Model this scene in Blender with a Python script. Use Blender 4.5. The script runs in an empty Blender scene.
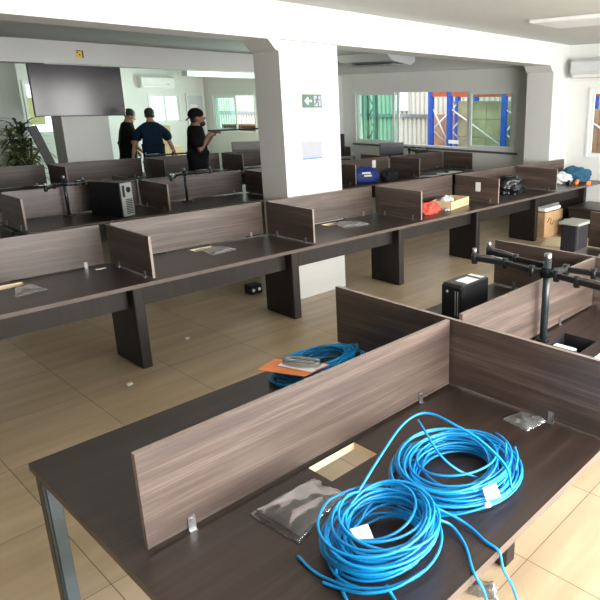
import bpy, bmesh, math, random
from mathutils import Vector, Matrix, Euler
R = math.radians
random.seed(7)
SC = bpy.context.scene
COL = SC.collection

# ------------------------------------------------------------------ camera
P_, R_, Y_ = R(16.17769535), R(-0.09135963), R(49.81157018)
fw = Vector((math.sin(Y_)*math.cos(P_), math.cos(Y_)*math.cos(P_), -math.sin(P_)))
rt = Vector((math.cos(Y_), -math.sin(Y_), 0)); dn = fw.cross(rt)
rt2 = rt*math.cos(R_) + dn*math.sin(R_); dn2 = dn*math.cos(R_) - rt*math.sin(R_)
cam = bpy.data.cameras.new('camera'); cam_ob = bpy.data.objects.new('camera', cam); COL.objects.link(cam_ob)
cam_ob.matrix_world = Matrix(((rt2.x, -dn2.x, -fw.x, 0), (rt2.y, -dn2.y, -fw.y, 0), (rt2.z, -dn2.z, -fw.z, 1.9), (0, 0, 0, 1)))
cam.sensor_fit = 'HORIZONTAL'; cam.sensor_width = 36
cam.lens = 602.7558/600*36
cam.shift_x = (300-425.107)/600; cam.shift_y = (277.597-300)/600
cam.clip_start = 0.05; cam.clip_end = 200
SC.camera = cam_ob

# ------------------------------------------------------------------ exposure, sky, lights
SC.view_settings.view_transform = 'Standard'; SC.view_settings.look = 'None'
SC.view_settings.gamma = 1; SC.view_settings.use_curve_mapping = False
SC.view_settings.exposure = 0.8
SC.cycles.max_bounces = 10; SC.cycles.diffuse_bounces = 6; SC.cycles.transparent_max_bounces = 16
SC.cycles.sample_clamp_indirect = 6
W = bpy.data.worlds.new('overcast_sky'); SC.world = W; W.use_nodes = True
bg = W.node_tree.nodes['Background']; bg.inputs[0].default_value = (0.93, 0.97, 1.0, 1); bg.inputs[1].default_value = 2.0

def area(name, loc, direction, sx, sy, power, col=(1, 1, 1), portal=False):
    l = bpy.data.lights.new(name, 'AREA'); l.shape = 'RECTANGLE'; l.size = sx; l.size_y = sy
    l.energy = power; l.color = col
    if portal: l.cycles.is_portal = True
    o = bpy.data.objects.new(name, l); COL.objects.link(o); o.location = loc
    o.rotation_euler = Vector(direction).to_track_quat('-Z', 'Z').to_euler()
    return o
# daylight through the window bank in the front wall behind the camera
for x, w, p in ((0.9, 1.6, 120), (2.6, 1.6, 195), (4.7, 1.6, 125), (6.5, 1.4, 75), (8.1, 1.2, 65)):
    area('window_daylight', (x, -2.05, 1.6), (0, 1, -0.1), w, 1.7, p, (1.0, 0.985, 0.96))
# added lamp in an unseen side opening, green like daylight through the far windows
area('window_daylight', (8.98, 11.6, 1.6), (-1, 0, -0.05), 1.7, 1.05, 130, (0.76, 1.0, 0.91))
# sky portals in the glazed openings that the camera sees
area('window_portal', (9.19, 7.6, 1.6), (-1, 0, 0), 3.9, 1.05, 1, portal=True)
area('window_portal', (9.19, 3.3, 1.6), (-1, 0, 0), 2.05, 1.05, 1, portal=True)
area('window_portal', (9.19, 14.05, 1.65), (-1, 0, 0), 1.9, 0.95, 1, portal=True)
area('window_portal', (7.93, 15.54, 1.75), (0, -1, 0), 0.8, 0.75, 1, portal=True)

# ------------------------------------------------------------------ materials
def new_mat(name):
    m = bpy.data.materials.new(name); m.use_nodes = True
    nt = m.node_tree; b = nt.nodes['Principled BSDF']
    return m, nt, b
def N(nt, typ, **kw):
    n = nt.nodes.new(typ)
    for k, v in kw.items():
        if k in n.inputs: n.inputs[k].default_value = v
        else: setattr(n, k, v)
    return n
def ramp(nt, stops):
    r = nt.nodes.new('ShaderNodeValToRGB'); e = r.color_ramp.elements
    while len(e) < len(stops): e.new(0.5)
    for i, (p, c) in enumerate(stops): e[i].position = p; e[i].color = (*c, 1)
    return r
def coords(nt, scale=(1, 1, 1), loc=(0, 0, 0), rot=(0, 0, 0)):
    tc = nt.nodes.new('ShaderNodeTexCoord'); mp = nt.nodes.new('ShaderNodeMapping')
    mp.inputs['Scale'].default_value = scale; mp.inputs['Location'].default_value = loc; mp.inputs['Rotation'].default_value = rot
    nt.links.new(tc.outputs['Object'], mp.inputs['Vector']); return mp
def plain(name, col, rough=0.5, metal=0.0, var=0.12, scale=8.0, bump=0.0, spec=0.5, trans=0.0, coat=0.0):
    m, nt, b = new_mat(name)
    mp = coords(nt); n = N(nt, 'ShaderNodeTexNoise', Scale=scale, Detail=4.0)
    nt.links.new(mp.outputs[0], n.inputs['Vector'])
    lo = tuple(c*(1-var) for c in col); hi = tuple(min(1, c*(1+var)) for c in col)
    r = ramp(nt, [(0.3, lo), (0.7, hi)]); nt.links.new(n.outputs[0], r.inputs[0]); nt.links.new(r.outputs[0], b.inputs['Base Color'])
    b.inputs['Roughness'].default_value = rough; b.inputs['Metallic'].default_value = metal
    b.inputs['Specular IOR Level'].default_value = spec
    if trans: b.inputs['Transmission Weight'].default_value = trans
    if coat: b.inputs['Coat Weight'].default_value = coat
    if bump:
        bp = N(nt, 'ShaderNodeBump', Strength=bump, Distance=0.01); nt.links.new(n.outputs[0], bp.inputs['Height']); nt.links.new(bp.outputs[0], b.inputs['Normal'])
    return m
def wood(name, axis, dark, mid, light, rough=0.42, seed=0.0, spec=0.5):
    m, nt, b = new_mat(name)
    s1 = [19.0, 19.0, 19.0]; s1['xyz'.index(axis)] = 0.9
    s2 = [170.0, 170.0, 170.0]; s2['xyz'.index(axis)] = 4.0
    a = coords(nt, s1, (seed, seed*0.7, seed*1.3)); c = coords(nt, s2)
    n1 = N(nt, 'ShaderNodeTexNoise', Scale=1.0, Detail=5.0, Roughness=0.62, Distortion=0.5)
    n2 = N(nt, 'ShaderNodeTexNoise', Scale=1.0, Detail=3.0)
    nt.links.new(a.outputs[0], n1.inputs['Vector']); nt.links.new(c.outputs[0], n2.inputs['Vector'])
    mx = N(nt, 'ShaderNodeMix', data_type='FLOAT'); mx.inputs[0].default_value = 0.35
    nt.links.new(n1.outputs[0], mx.inputs[2]); nt.links.new(n2.outputs[0], mx.inputs[3])
    r = ramp(nt, [(0.32, dark), (0.5, mid), (0.66, light)])
    nt.links.new(mx.outputs[0], r.inputs[0]); nt.links.new(r.outputs[0], b.inputs['Base Color'])
    b.inputs['Roughness'].default_value = rough; b.inputs['Specular IOR Level'].default_value = spec
    bp = N(nt, 'ShaderNodeBump', Strength=0.08, Distance=0.002); nt.links.new(n2.outputs[0], bp.inputs['Height']); nt.links.new(bp.outputs[0], b.inputs['Normal'])
    return m
def floor_mat():
    m, nt, b = new_mat('porcelain_floor_tile')
    mp = coords(nt, (1, 1, 1), (-0.105, -0.445, 0))
    br = N(nt, 'ShaderNodeTexBrick', offset=0.0, squash=1.0)
    br.inputs['Scale'].default_value = 1.0; br.inputs['Brick Width'].default_value = 0.612; br.inputs['Row Height'].default_value = 0.615
    br.inputs['Mortar Size'].default_value = 0.0022; br.inputs['Mortar Smooth'].default_value = 0.3; br.inputs['Bias'].default_value = 0.0
    br.inputs['Color1'].default_value = (0.0, 0.0, 0.0, 1); br.inputs['Color2'].default_value = (1, 1, 1, 1)
    nt.links.new(mp.outputs[0], br.inputs['Vector'])
    st = coords(nt, (0.7, 5.5, 1)); n = N(nt, 'ShaderNodeTexNoise', Scale=1.3, Detail=5.0); nt.links.new(st.outputs[0], n.inputs['Vector'])
    big = coords(nt, (0.35, 0.5, 1)); n2 = N(nt, 'ShaderNodeTexNoise', Scale=1.0, Detail=2.0); nt.links.new(big.outputs[0], n2.inputs['Vector'])
    r = ramp(nt, [(0.12, (0.29, 0.212, 0.132)), (0.5, (0.45, 0.348, 0.226)), (0.88, (0.62, 0.50, 0.345))])
    mixf = N(nt, 'ShaderNodeMix', data_type='FLOAT'); mixf.inputs[0].default_value = 0.14
    nt.links.new(n.outputs[0], mixf.inputs[2]); nt.links.new(br.outputs['Color'], mixf.inputs[3])
    nt.links.new(mixf.outputs[0], r.inputs[0])
    mx = N(nt, 'ShaderNodeMix', data_type='RGBA'); nt.links.new(br.outputs['Fac'], mx.inputs[0]); nt.links.new(r.outputs[0], mx.inputs[6])
    mx.inputs[7].default_value = (0.11, 0.085, 0.06, 1); nt.links.new(mx.outputs[2], b.inputs['Base Color'])
    rr = N(nt, 'ShaderNodeMapRange'); rr.inputs[3].default_value = 0.27; rr.inputs[4].default_value = 0.30
    nt.links.new(n2.outputs[0], rr.inputs[0]); nt.links.new(rr.outputs[0], b.inputs['Roughness'])
    bp = N(nt, 'ShaderNodeBump', Strength=0.25, Distance=0.002, invert=True); nt.links.new(br.outputs['Fac'], bp.inputs['Height']); nt.links.new(bp.outputs[0], b.inputs['Normal'])
    return m
def see_through(name, tint, gloss=0.08, rough=0.03, body=0.0, body_col=(0.8, 0.8, 0.8)):
    m, nt, b = new_mat(name); nt.nodes.remove(b)
    out = nt.nodes['Material Output']
    tr = N(nt, 'ShaderNodeBsdfTransparent'); tr.inputs[0].default_value = (*tint, 1)
    gl = N(nt, 'ShaderNodeBsdfGlossy'); gl.inputs['Roughness'].default_value = rough
    mp = coords(nt); n = N(nt, 'ShaderNodeTexNoise', Scale=30.0); nt.links.new(mp.outputs[0], n.inputs['Vector'])
    fr = N(nt, 'ShaderNodeLayerWeight', Blend=0.25)
    mr = N(nt, 'ShaderNodeMapRange'); mr.inputs[3].default_value = gloss*0.5; mr.inputs[4].default_value = min(1, gloss*5)
    nt.links.new(fr.outputs['Fresnel'], mr.inputs[0])
    mx = N(nt, 'ShaderNodeMixShader'); nt.links.new(mr.outputs[0], mx.inputs[0]); nt.links.new(tr.outputs[0], mx.inputs[1]); nt.links.new(gl.outputs[0], mx.inputs[2])
    last = mx
    if body:
        df = N(nt, 'ShaderNodeBsdfDiffuse'); df.inputs[0].default_value = (*body_col, 1)
        m2 = N(nt, 'ShaderNodeMixShader'); m2.inputs[0].default_value = body
        nt.links.new(mx.outputs[0], m2.inputs[1]); nt.links.new(df.outputs[0], m2.inputs[2]); last = m2
    nt.links.new(last.outputs[0], out.inputs['Surface'])
    return m
def checker(name, c1, c2, scale, rough=0.6):
    m, nt, b = new_mat(name); mp = coords(nt); ck = N(nt, 'ShaderNodeTexVoronoi', Scale=scale)
    nt.links.new(mp.outputs[0], ck.inputs['Vector']); r = ramp(nt, [(0.25, c1), (0.5, c2)])
    nt.links.new(ck.outputs['Distance'], r.inputs[0]); nt.links.new(r.outputs[0], b.inputs['Base Color']); b.inputs['Roughness'].default_value = rough
    return m

M = {}
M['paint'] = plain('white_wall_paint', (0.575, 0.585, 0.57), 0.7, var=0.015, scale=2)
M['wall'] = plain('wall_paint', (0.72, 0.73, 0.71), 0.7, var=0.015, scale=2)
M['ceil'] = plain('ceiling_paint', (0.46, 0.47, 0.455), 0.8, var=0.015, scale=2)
M['floor'] = floor_mat()
D, MI, LI = (0.062, 0.043, 0.034), (0.098, 0.069, 0.056), (0.155, 0.115, 0.095)
SCR = ((0.030, 0.019, 0.015), (0.066, 0.044, 0.035), (0.132, 0.095, 0.077))
M['screen_x'] = wood('walnut_laminate_lengthwise', 'x', *SCR, 0.42, 1.3, 0.75)
M['screen_y'] = wood('walnut_laminate_crosswise', 'y', *SCR, 0.42, 4.1, 0.75)
M['top'] = wood('dark_walnut_tabletop', 'x', (0.018, 0.0115, 0.009), (0.028, 0.018, 0.0145), (0.044, 0.030, 0.025), 0.34, 2.2, 0.6)
M['top_edge'] = plain('walnut_edge_band', (0.095, 0.072, 0.060), 0.4)
M['leg'] = wood('dark_walnut_leg', 'z', (0.009, 0.0065, 0.0055), (0.013, 0.0095, 0.008), (0.02, 0.015, 0.0125), 0.45, 3.0, 0.4)
M['edge'] = plain('pale_edge_band', (0.26, 0.21, 0.18), 0.45)
M['mdf'] = plain('raw_board', (0.72, 0.60, 0.42), 0.8)
M['steel_blue'] = plain('slate_blue_steel', (0.085, 0.115, 0.135), 0.35, 0.3)
M['steel_dark'] = plain('dark_teal_steel', (0.02, 0.03, 0.033), 0.35, 0.3)
M['chrome'] = plain('chrome_metal', (0.40, 0.40, 0.41), 0.36, 1.0, var=0.03)
M['alu'] = plain('white_window_frame', (0.72, 0.76, 0.74), 0.4, var=0.03)
M['sill'] = plain('dark_sill_stone', (0.10, 0.10, 0.10), 0.4)
M['black'] = plain('black_plastic', (0.012, 0.012, 0.014), 0.38, var=0.2)
M['black_metal'] = plain('black_metal', (0.010, 0.012, 0.013), 0.36, 0.2)
M['black_cloth'] = plain('black_cloth', (0.010, 0.010, 0.012), 0.85, bump=0.3, scale=40)
M['dark_grey'] = plain('charcoal_plastic', (0.05, 0.055, 0.06), 0.4)
M['grey'] = plain('grey_plastic', (0.33, 0.34, 0.34), 0.45)
M['white'] = plain('white_plastic', (0.78, 0.79, 0.78), 0.4, var=0.03)
M['ac_grey'] = plain('pale_grey_plastic', (0.58, 0.60, 0.63), 0.35, var=0.03)
M['paper'] = plain('white_paper', (0.80, 0.80, 0.79), 0.7, var=0.03)
M['paper_soft'] = plain('notice_paper', (0.30, 0.32, 0.36), 0.6, var=0.02)
M['ink'] = plain('grey_ink', (0.30, 0.31, 0.33), 0.7)
M['blue_ink'] = plain('blue_ink', (0.12, 0.20, 0.50), 0.6)
M['cable'] = plain('bright_blue_cable_jacket', (0.005, 0.235, 0.54), 0.34, var=0.10, scale=3)
M['green_sign'] = plain('exit_sign_green', (0.055, 0.125, 0.085), 0.5, var=0.05)
M['yellow'] = plain('sticker_yellow', (0.75, 0.50, 0.06), 0.5)
M['sign_black'] = plain('sign_black', (0.04, 0.035, 0.01), 0.5)
M['tv'] = plain('dark_glossy_screen', (0.05, 0.046, 0.055), 0.13, var=0.03, spec=0.35)
M['green_glass'] = see_through('green_window_glass', (0.77, 0.94, 0.88), 0.03)
M['clear_glass'] = see_through('clear_window_glass', (0.90, 0.97, 0.94), 0.03)
M['bag_film'] = see_through('clear_plastic_film', (0.94, 0.94, 0.94), 0.12, 0.14, 0.045, (0.7, 0.72, 0.74))
M['wrap_film'] = see_through('cloudy_plastic_film', (0.85, 0.85, 0.85), 0.14, 0.2, 0.08, (0.7, 0.71, 0.72))
M['kraft'] = plain('kraft_cardboard', (0.48, 0.31, 0.16), 0.8, var=0.1)
M['kraft_pale'] = plain('pale_cardboard', (0.62, 0.47, 0.27), 0.8, var=0.08)
M['red'] = plain('coral_red_cloth', (0.58, 0.085, 0.06), 0.8, bump=0.5, scale=14)
M['blue_bag'] = plain('royal_blue_nylon', (0.012, 0.035, 0.22), 0.55, bump=0.4, scale=10)
M['teal_cloth'] = plain('petrol_blue_cloth', (0.01, 0.075, 0.14), 0.85, bump=0.5, scale=14)
M['white_cloth'] = plain('off_white_cloth', (0.58, 0.60, 0.60), 0.85, bump=0.6, scale=14)
M['bin_bag'] = plain('black_glossy_film', (0.012, 0.012, 0.013), 0.25, bump=0.6, scale=10)
M['orange'] = plain('orange_card', (0.75, 0.22, 0.07), 0.5)
M['orange_tool'] = plain('orange_plastic', (0.80, 0.24, 0.05), 0.45)
M['purple'] = plain('violet_label', (0.12, 0.09, 0.42), 0.5)
M['skin'] = plain('tan_skin', (0.36, 0.19, 0.125), 0.55, var=0.06, scale=20)
M['skin2'] = plain('brown_skin', (0.22, 0.11, 0.075), 0.55, var=0.06, scale=20)
M['hair'] = plain('black_hair', (0.010, 0.008, 0.007), 0.6, bump=0.5, scale=60)
M['shirt_black'] = plain('black_tshirt', (0.006, 0.0065, 0.008), 0.95, bump=0.3, scale=12, spec=0.15)
M['shirt_navy'] = plain('navy_tshirt', (0.006, 0.015, 0.033), 0.95, bump=0.3, scale=12, spec=0.15)
M['jeans'] = plain('dark_trousers', (0.007, 0.008, 0.010), 0.95, spec=0.15)
M['shoe'] = plain('dark_shoe', (0.02, 0.02, 0.02), 0.6)
M['leaf'] = plain('dark_green_leaf', (0.055, 0.095, 0.040), 0.5, var=0.5, scale=5)
M['leaf2'] = plain('yellowish_green_leaf', (0.19, 0.22, 0.08), 0.5, var=0.4, scale=5)
M['bark'] = plain('brown_stem', (0.10, 0.07, 0.045), 0.8)
M['pot'] = plain('dark_planter', (0.05, 0.05, 0.05), 0.6)
M['board_green'] = plain('dark_green_grey_board', (0.018, 0.026, 0.022), 0.5)
M['rack_blue'] = plain('rack_blue_paint', (0.02, 0.09, 0.48), 0.45)
M['rack_orange'] = plain('rack_orange_paint', (0.42, 0.10, 0.045), 0.45)
M['rack_steel'] = plain('galvanised_steel', (0.22, 0.24, 0.24), 0.4, 0.6)
M['corr'] = plain('corrugated_sheet', (0.60, 0.585, 0.52), 0.5, var=0.03, scale=1)
M['yard'] = plain('concrete_yard', (0.36, 0.36, 0.34), 0.8)
M['pink_box'] = plain('reddish_carton', (0.42, 0.22, 0.14), 0.8, var=0.25, scale=3)
M['wrap_tan'] = plain('shrink_wrapped_tan_goods', (0.40, 0.36, 0.22), 0.4, var=0.2, scale=4)
M['pallet'] = wood('pallet_wood', 'y', (0.12, 0.065, 0.03), (0.2, 0.11, 0.05), (0.3, 0.18, 0.09), 0.7)
M['curtain'] = plain('pale_yellow_blind', (0.70, 0.66, 0.36), 0.8, var=0.03)
M['mesh_cloth'] = checker('black_patterned_mesh', (0.005, 0.005, 0.007), (0.014, 0.014, 0.02), 38)
M['seat_grey'] = plain('grey_vinyl', (0.32, 0.33, 0.30), 0.4)
M['foam'] = plain('white_foam', (0.72, 0.73, 0.70), 0.8)

# ------------------------------------------------------------------ mesh helpers
class MB:
    def __init__(s): s.bm = bmesh.new()
    def add(s, tmp, mat=0, mtx=None, smooth=False):
        if mtx is not None: bmesh.ops.transform(tmp, matrix=mtx, verts=tmp.verts)
        for f in tmp.faces:
            if mat is not None: f.material_index = mat
            f.smooth = smooth
        me = bpy.data.meshes.new('tmp'); tmp.to_mesh(me); tmp.free(); s.bm.from_mesh(me); bpy.data.meshes.remove(me); return s
    def box(s, x0, x1, y0, y1, z0, z1, bev=0.0, mat=0, mtx=None, seg=1):
        t = bmesh.new(); bmesh.ops.create_cube(t, size=1)
        bmesh.ops.transform(t, verts=t.verts, matrix=Matrix.Translation(((x0+x1)/2, (y0+y1)/2, (z0+z1)/2)) @ Matrix.Diagonal((abs(x1-x0), abs(y1-y0), abs(z1-z0), 1)))
        if bev: bmesh.ops.bevel(t, geom=t.edges[:], offset=bev, segments=seg, affect='EDGES', profile=0.5)
        return s.add(t, mat, mtx)
    def cyl(s, p0, p1, r0, r1=None, seg=12, mat=0, caps=True):
        p0, p1 = Vector(p0), Vector(p1); r1 = r0 if r1 is None else r1; d = p1-p0
        t = bmesh.new(); bmesh.ops.create_cone(t, cap_ends=caps, segments=seg, radius1=r0, radius2=r1, depth=d.length)
        m = Matrix.Translation((p0+p1)/2) @ d.to_track_quat('Z', 'Y').to_matrix().to_4x4()
        return s.add(t, mat, m, seg > 8)
    def ell(s, c, r, mat=0, rot=None, sub=2):
        t = bmesh.new(); bmesh.ops.create_icosphere(t, subdivisions=sub, radius=1)
        m = Matrix.Translation(c) @ (rot.to_matrix().to_4x4() if rot else Matrix()) @ Matrix.Diagonal((r[0], r[1], r[2], 1))
        return s.add(t, mat, m, True)
    def lathe(s, c, prof, seg=20, mat=0):
        t = bmesh.new(); rings = []
        for r, z in prof:
            rings.append([t.verts.new((c[0]+r*math.cos(2*math.pi*k/seg), c[1]+r*math.sin(2*math.pi*k/seg), c[2]+z)) for k in range(seg)])
        for a, b in zip(rings, rings[1:]):
            for k in range(seg): t.faces.new((a[k], a[(k+1) % seg], b[(k+1) % seg], b[k]))
        t.faces.new(rings[0][::-1]); t.faces.new(rings[-1])
        return s.add(t, mat, None, True)
    def tube(s, pts, r, seg=6, mat=0):
        pts = [Vector(p) for p in pts]; t = bmesh.new(); rings = []
        d = (pts[1]-pts[0]).normalized(); up = Vector((0, 0, 1)) if abs(d.z) < 0.9 else Vector((1, 0, 0)); n = d.cross(up).normalized()
        for i, p in enumerate(pts):
            d = (pts[min(i+1, len(pts)-1)]-pts[max(i-1, 0)]).normalized()
            n = (n-d*n.dot(d)).normalized(); b = d.cross(n)
            rings.append([t.verts.new(p+(n*math.cos(2*math.pi*k/seg)+b*math.sin(2*math.pi*k/seg))*r) for k in range(seg)])
        for a, b in zip(rings, rings[1:]):
            for k in range(seg): t.faces.new((a[k], a[(k+1) % seg], b[(k+1) % seg], b[k]))
        t.faces.new(rings[0][::-1]); t.faces.new(rings[-1])
        return s.add(t, mat, None, True)
    def prism(s, pts, off, mat=0):
        t = bmesh.new(); off = Vector(off)
        a = [t.verts.new(p) for p in pts]; b = [t.verts.new(Vector(p)+off) for p in pts]; n = len(pts)
        t.faces.new(a); t.faces.new(b[::-1])
        for k in range(n): t.faces.new((a[(k+1) % n], a[k], b[k], b[(k+1) % n]))
        bmesh.ops.recalc_face_normals(t, faces=t.faces)
        return s.add(t, mat)
    def build(s, name, mats, parent=None, world=True):
        """world=True: verts were given in world axes; move them into the parent's (unrotated) frame"""
        if parent is not None and world:
            off = Vector((0, 0, 0)); p = parent
            while p is not None: off += p.location; p = p.parent
            bmesh.ops.translate(s.bm, verts=s.bm.verts, vec=-off)
        me = bpy.data.meshes.new(name); s.bm.to_mesh(me); s.bm.free()
        for m in (mats if isinstance(mats, (list, tuple)) else [mats]): me.materials.append(m)
        o = bpy.data.objects.new(name, me); COL.objects.link(o)
        if parent is not None: o.parent = parent
        return o
def tag(o, label, cat, group=None):
    o['label'] = label; o['category'] = cat
    if group: o['group'] = group
    return o
def thing(name, loc, label, cat, group=None, rz=0.0):
    o = bpy.data.objects.new(name, None); COL.objects.link(o); o.location = loc; o.rotation_euler = (0, 0, rz); o.empty_display_size = 0.1
    return tag(o, label, cat, group)
def single(name, mb, mats, origin, label, cat, group=None):
    """a thing that is one mesh: verts given in world axes, origin at its base"""
    bmesh.ops.translate(mb.bm, verts=mb.bm.verts, vec=-Vector(origin))
    o = mb.build(name, mats); o.location = origin
    return tag(o, label, cat, group)
def struct(name, mb, mats, parent=None):
    o = mb.build(name, mats, parent)
    if parent is None: o['kind'] = 'structure'
    return o
def copy_thing(o, loc, label, group=None, parent=None):
    c = o.copy(); COL.objects.link(c)
    if parent is None:
        c.location = loc; c['label'] = label
        if group: c['group'] = group
    else: c.parent = parent
    for ch in list(o.children): copy_thing(ch, None, None, None, c)
    return c
def smooth_path(pts, n=8):
    pts = [Vector(p) for p in pts]; out = []
    P = [pts[0]*2-pts[1]] + pts + [pts[-1]*2-pts[-2]]
    for i in range(1, len(P)-2):
        a, b, c, d = P[i-1], P[i], P[i+1], P[i+2]
        for k in range(n):
            t = k/n
            out.append(0.5*((2*b)+(c-a)*t+(2*a-5*b+4*c-d)*t*t+(3*b-a-3*c+d)*t**3))
    out.append(pts[-1]); return out

# ------------------------------------------------------------------ room shell
XW = 9.05; ZC = 2.75; YF = -2.2; YB = 15.4; XL = -14.0
struct('floor', MB().box(XL-0.1, XW+0.2, YF-0.2, YB+0.2, -0.1, 0), M['floor'])
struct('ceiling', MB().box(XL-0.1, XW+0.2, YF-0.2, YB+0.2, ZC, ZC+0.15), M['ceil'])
def wall_with_holes(name, axis, fixed0, fixed1, a0, a1, holes, mat):
    mb = MB()
    def bx(u0, u1, z0, z1):
        if u1-u0 < 1e-4 or z1-z0 < 1e-4: return
        if axis == 'y': mb.box(fixed0, fixed1, u0, u1, z0, z1)
        else: mb.box(u0, u1, fixed0, fixed1, z0, z1)
    cur = a0
    for (h0, h1, z0, z1) in sorted(holes):
        bx(cur, h0, 0, ZC); bx(h0, h1, 0, z0); bx(h0, h1, z1, ZC); cur = h1
    bx(cur, a1, 0, ZC)
    return struct(name, mb, mat)
wall_with_holes('wall_right', 'y', XW, XW+0.15, YF, YB, [(2.2, 4.33, 1.06, 2.12), (5.63, 9.57, 1.08, 2.13), (10.7, 12.5, 1.1, 2.1), (13.1, 15.0, 1.16, 2.1)], M['wall'])  # the opening hidden behind the column is added for the far daylight lamp
wall_with_holes('wall_back', 'x', YB, YB+0.15, XL, XW, [(4.78, 5.35, 1.18, 2.35), (7.5, 8.36, 1.38, 2.12)], M['wall'])
wall_with_holes('wall_front', 'x', YF-0.15, YF, XL, XW, [(a, b, 0.75, 2.2) for a, b in ((0.1, 1.7), (1.8, 3.4), (3.9, 5.5), (5.8, 7.2), (7.5, 8.7))], M['wall'])
wall_with_holes('wall_left', 'y', XL-0.15, XL, YF, YB, [], M['wall'])

# columns, beams, haunches
def column(x0, x1, y0, y1, haunch=True):
    mb = MB().box(x0, x1, y0, y1, 0, 2.44)
    if haunch: mb.prism([(x0-0.11, y0+0.002, 2.437), (x0, y0+0.002, 2.437), (x0, y0+0.002, 2.34), (x0-0.03, y0+0.002, 2.35)], (0, y1-y0, 0))
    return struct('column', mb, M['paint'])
column(3.51, 4.20, 4.67, 5.06)
column(8.50, XW, 4.67, 5.12)
column(3.55, 4.22, 10.02, 10.42)
column(8.60, XW, 9.95, 10.42, False)
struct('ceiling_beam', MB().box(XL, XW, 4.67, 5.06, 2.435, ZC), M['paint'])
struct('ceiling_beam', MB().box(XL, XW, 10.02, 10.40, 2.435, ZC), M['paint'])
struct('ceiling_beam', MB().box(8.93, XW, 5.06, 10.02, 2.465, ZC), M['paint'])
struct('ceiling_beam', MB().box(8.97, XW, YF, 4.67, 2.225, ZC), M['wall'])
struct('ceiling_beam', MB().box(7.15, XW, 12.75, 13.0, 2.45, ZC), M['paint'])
# plain wall end at the left of the far bay
struct('wall_far_left', MB().box(XL, 3.68, 12.0, 12.2, 0, ZC), M['wall'])

# windows
def frame_rect(mb, axis, f0, f1, a0, a1, z0, z1, w):
    def bx(u0, u1, w0, w1):
        if axis == 'y': mb.box(f0, f1, u0, u1, w0, w1)
        else: mb.box(u0, u1, f0, f1, w0, w1)
    bx(a0, a1, z0, z0+w); bx(a0, a1, z1-w, z1); bx(a0, a0+w, z0+w, z1-w); bx(a1-w, a1, z0+w, z1-w)
def glass(axis, f, a0, a1, z0, z1, parent, mat):
    mb = MB()
    if axis == 'y': mb.box(f, f+0.006, a0, a1, z0, z1)
    else: mb.box(a0, a1, f, f+0.006, z0, z1)
    mb.build('window_pane', mat, parent)
def window(n, axis, f0, a0, a1, z0, z1, sashes, loc_glass):
    """frame set in the wall opening; sashes = [(a0, a1, depth_offset, glass material)]"""
    mb = MB(); frame_rect(mb, axis, f0-0.02, f0+0.10, a0, a1, z0, z1, 0.035)
    o = struct('window_%d' % n, mb, M['alu'])
    for (s0, s1, d, g) in sashes:
        m2 = MB(); frame_rect(m2, axis, f0+d, f0+d+0.03, s0, s1, z0+0.035, z1-0.035, 0.05); m2.build('window_sash', M['alu'], o)
        glass(axis, f0+d+0.012, s0+0.05, s1-0.05, z0+0.085, z1-0.085, o, g)
    return o
w1 = window(1, 'y', XW, 5.63, 9.57, 1.08, 2.13, [(8.45, 9.53, 0.0, M['green_glass']), (8.36, 9.40, 0.04, M['green_glass']), (5.665, 6.62, 0.0, M['clear_glass']), (5.72, 6.70, 0.04, M['clear_glass'])], 0)
MB().box(XW-0.05, XW, 5.58, 9.62, 1.045, 1.078).build('window_sill', M['sill'], w1)
w2 = window(2, 'y', XW, 2.2, 4.33, 1.06, 2.12, [(3.20, 4.295, 0.0, M['clear_glass']), (2.235, 3.24, 0.04, M['clear_glass'])], 0)
w3 = window(3, 'y', XW, 13.1, 15.0, 1.16, 2.1, [(13.95, 14.97, 0.0, M['green_glass'])], 0)
w4 = window(4, 'x', YB, 7.5, 8.36, 1.38, 2.12, [(7.535, 7.96, 0.0, M['green_glass']), (7.93, 8.33, 0.04, M['clear_glass'])], 0)
w5 = window(5, 'x', YB, 4.78, 5.35, 1.18, 2.35, [(4.815, 5.315, 0.02, M['clear_glass'])], 0)
MB().box(4.84, 5.12, YB-0.03, YB-0.024, 1.42, 2.0).build('roller_blind', M['curtain'], w5)
for i, (x0, x1) in enumerate(((0.1, 1.7), (1.8, 3.4), (3.9, 5.5), (5.8, 7.2), (7.5, 8.7))):
    window(6+i, 'x', YF-0.10, x0, x1, 0.75, 2.2, [], 0)
d1 = MB(); frame_rect(d1, 'x', YB-0.05, YB, 8.50, 9.0, 0, 2.12, 0.05)
do = struct('door_1', d1, M['alu'])
MB().box(8.55, 8.95, YB-0.03, YB-0.01, 0.05, 2.07).build('door_leaf', M['ac_grey'], do)
MB().box(8.60, 8.80, YB-0.037, YB-0.031, 1.55, 1.85).build('notice', M['paper'], do)

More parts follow.
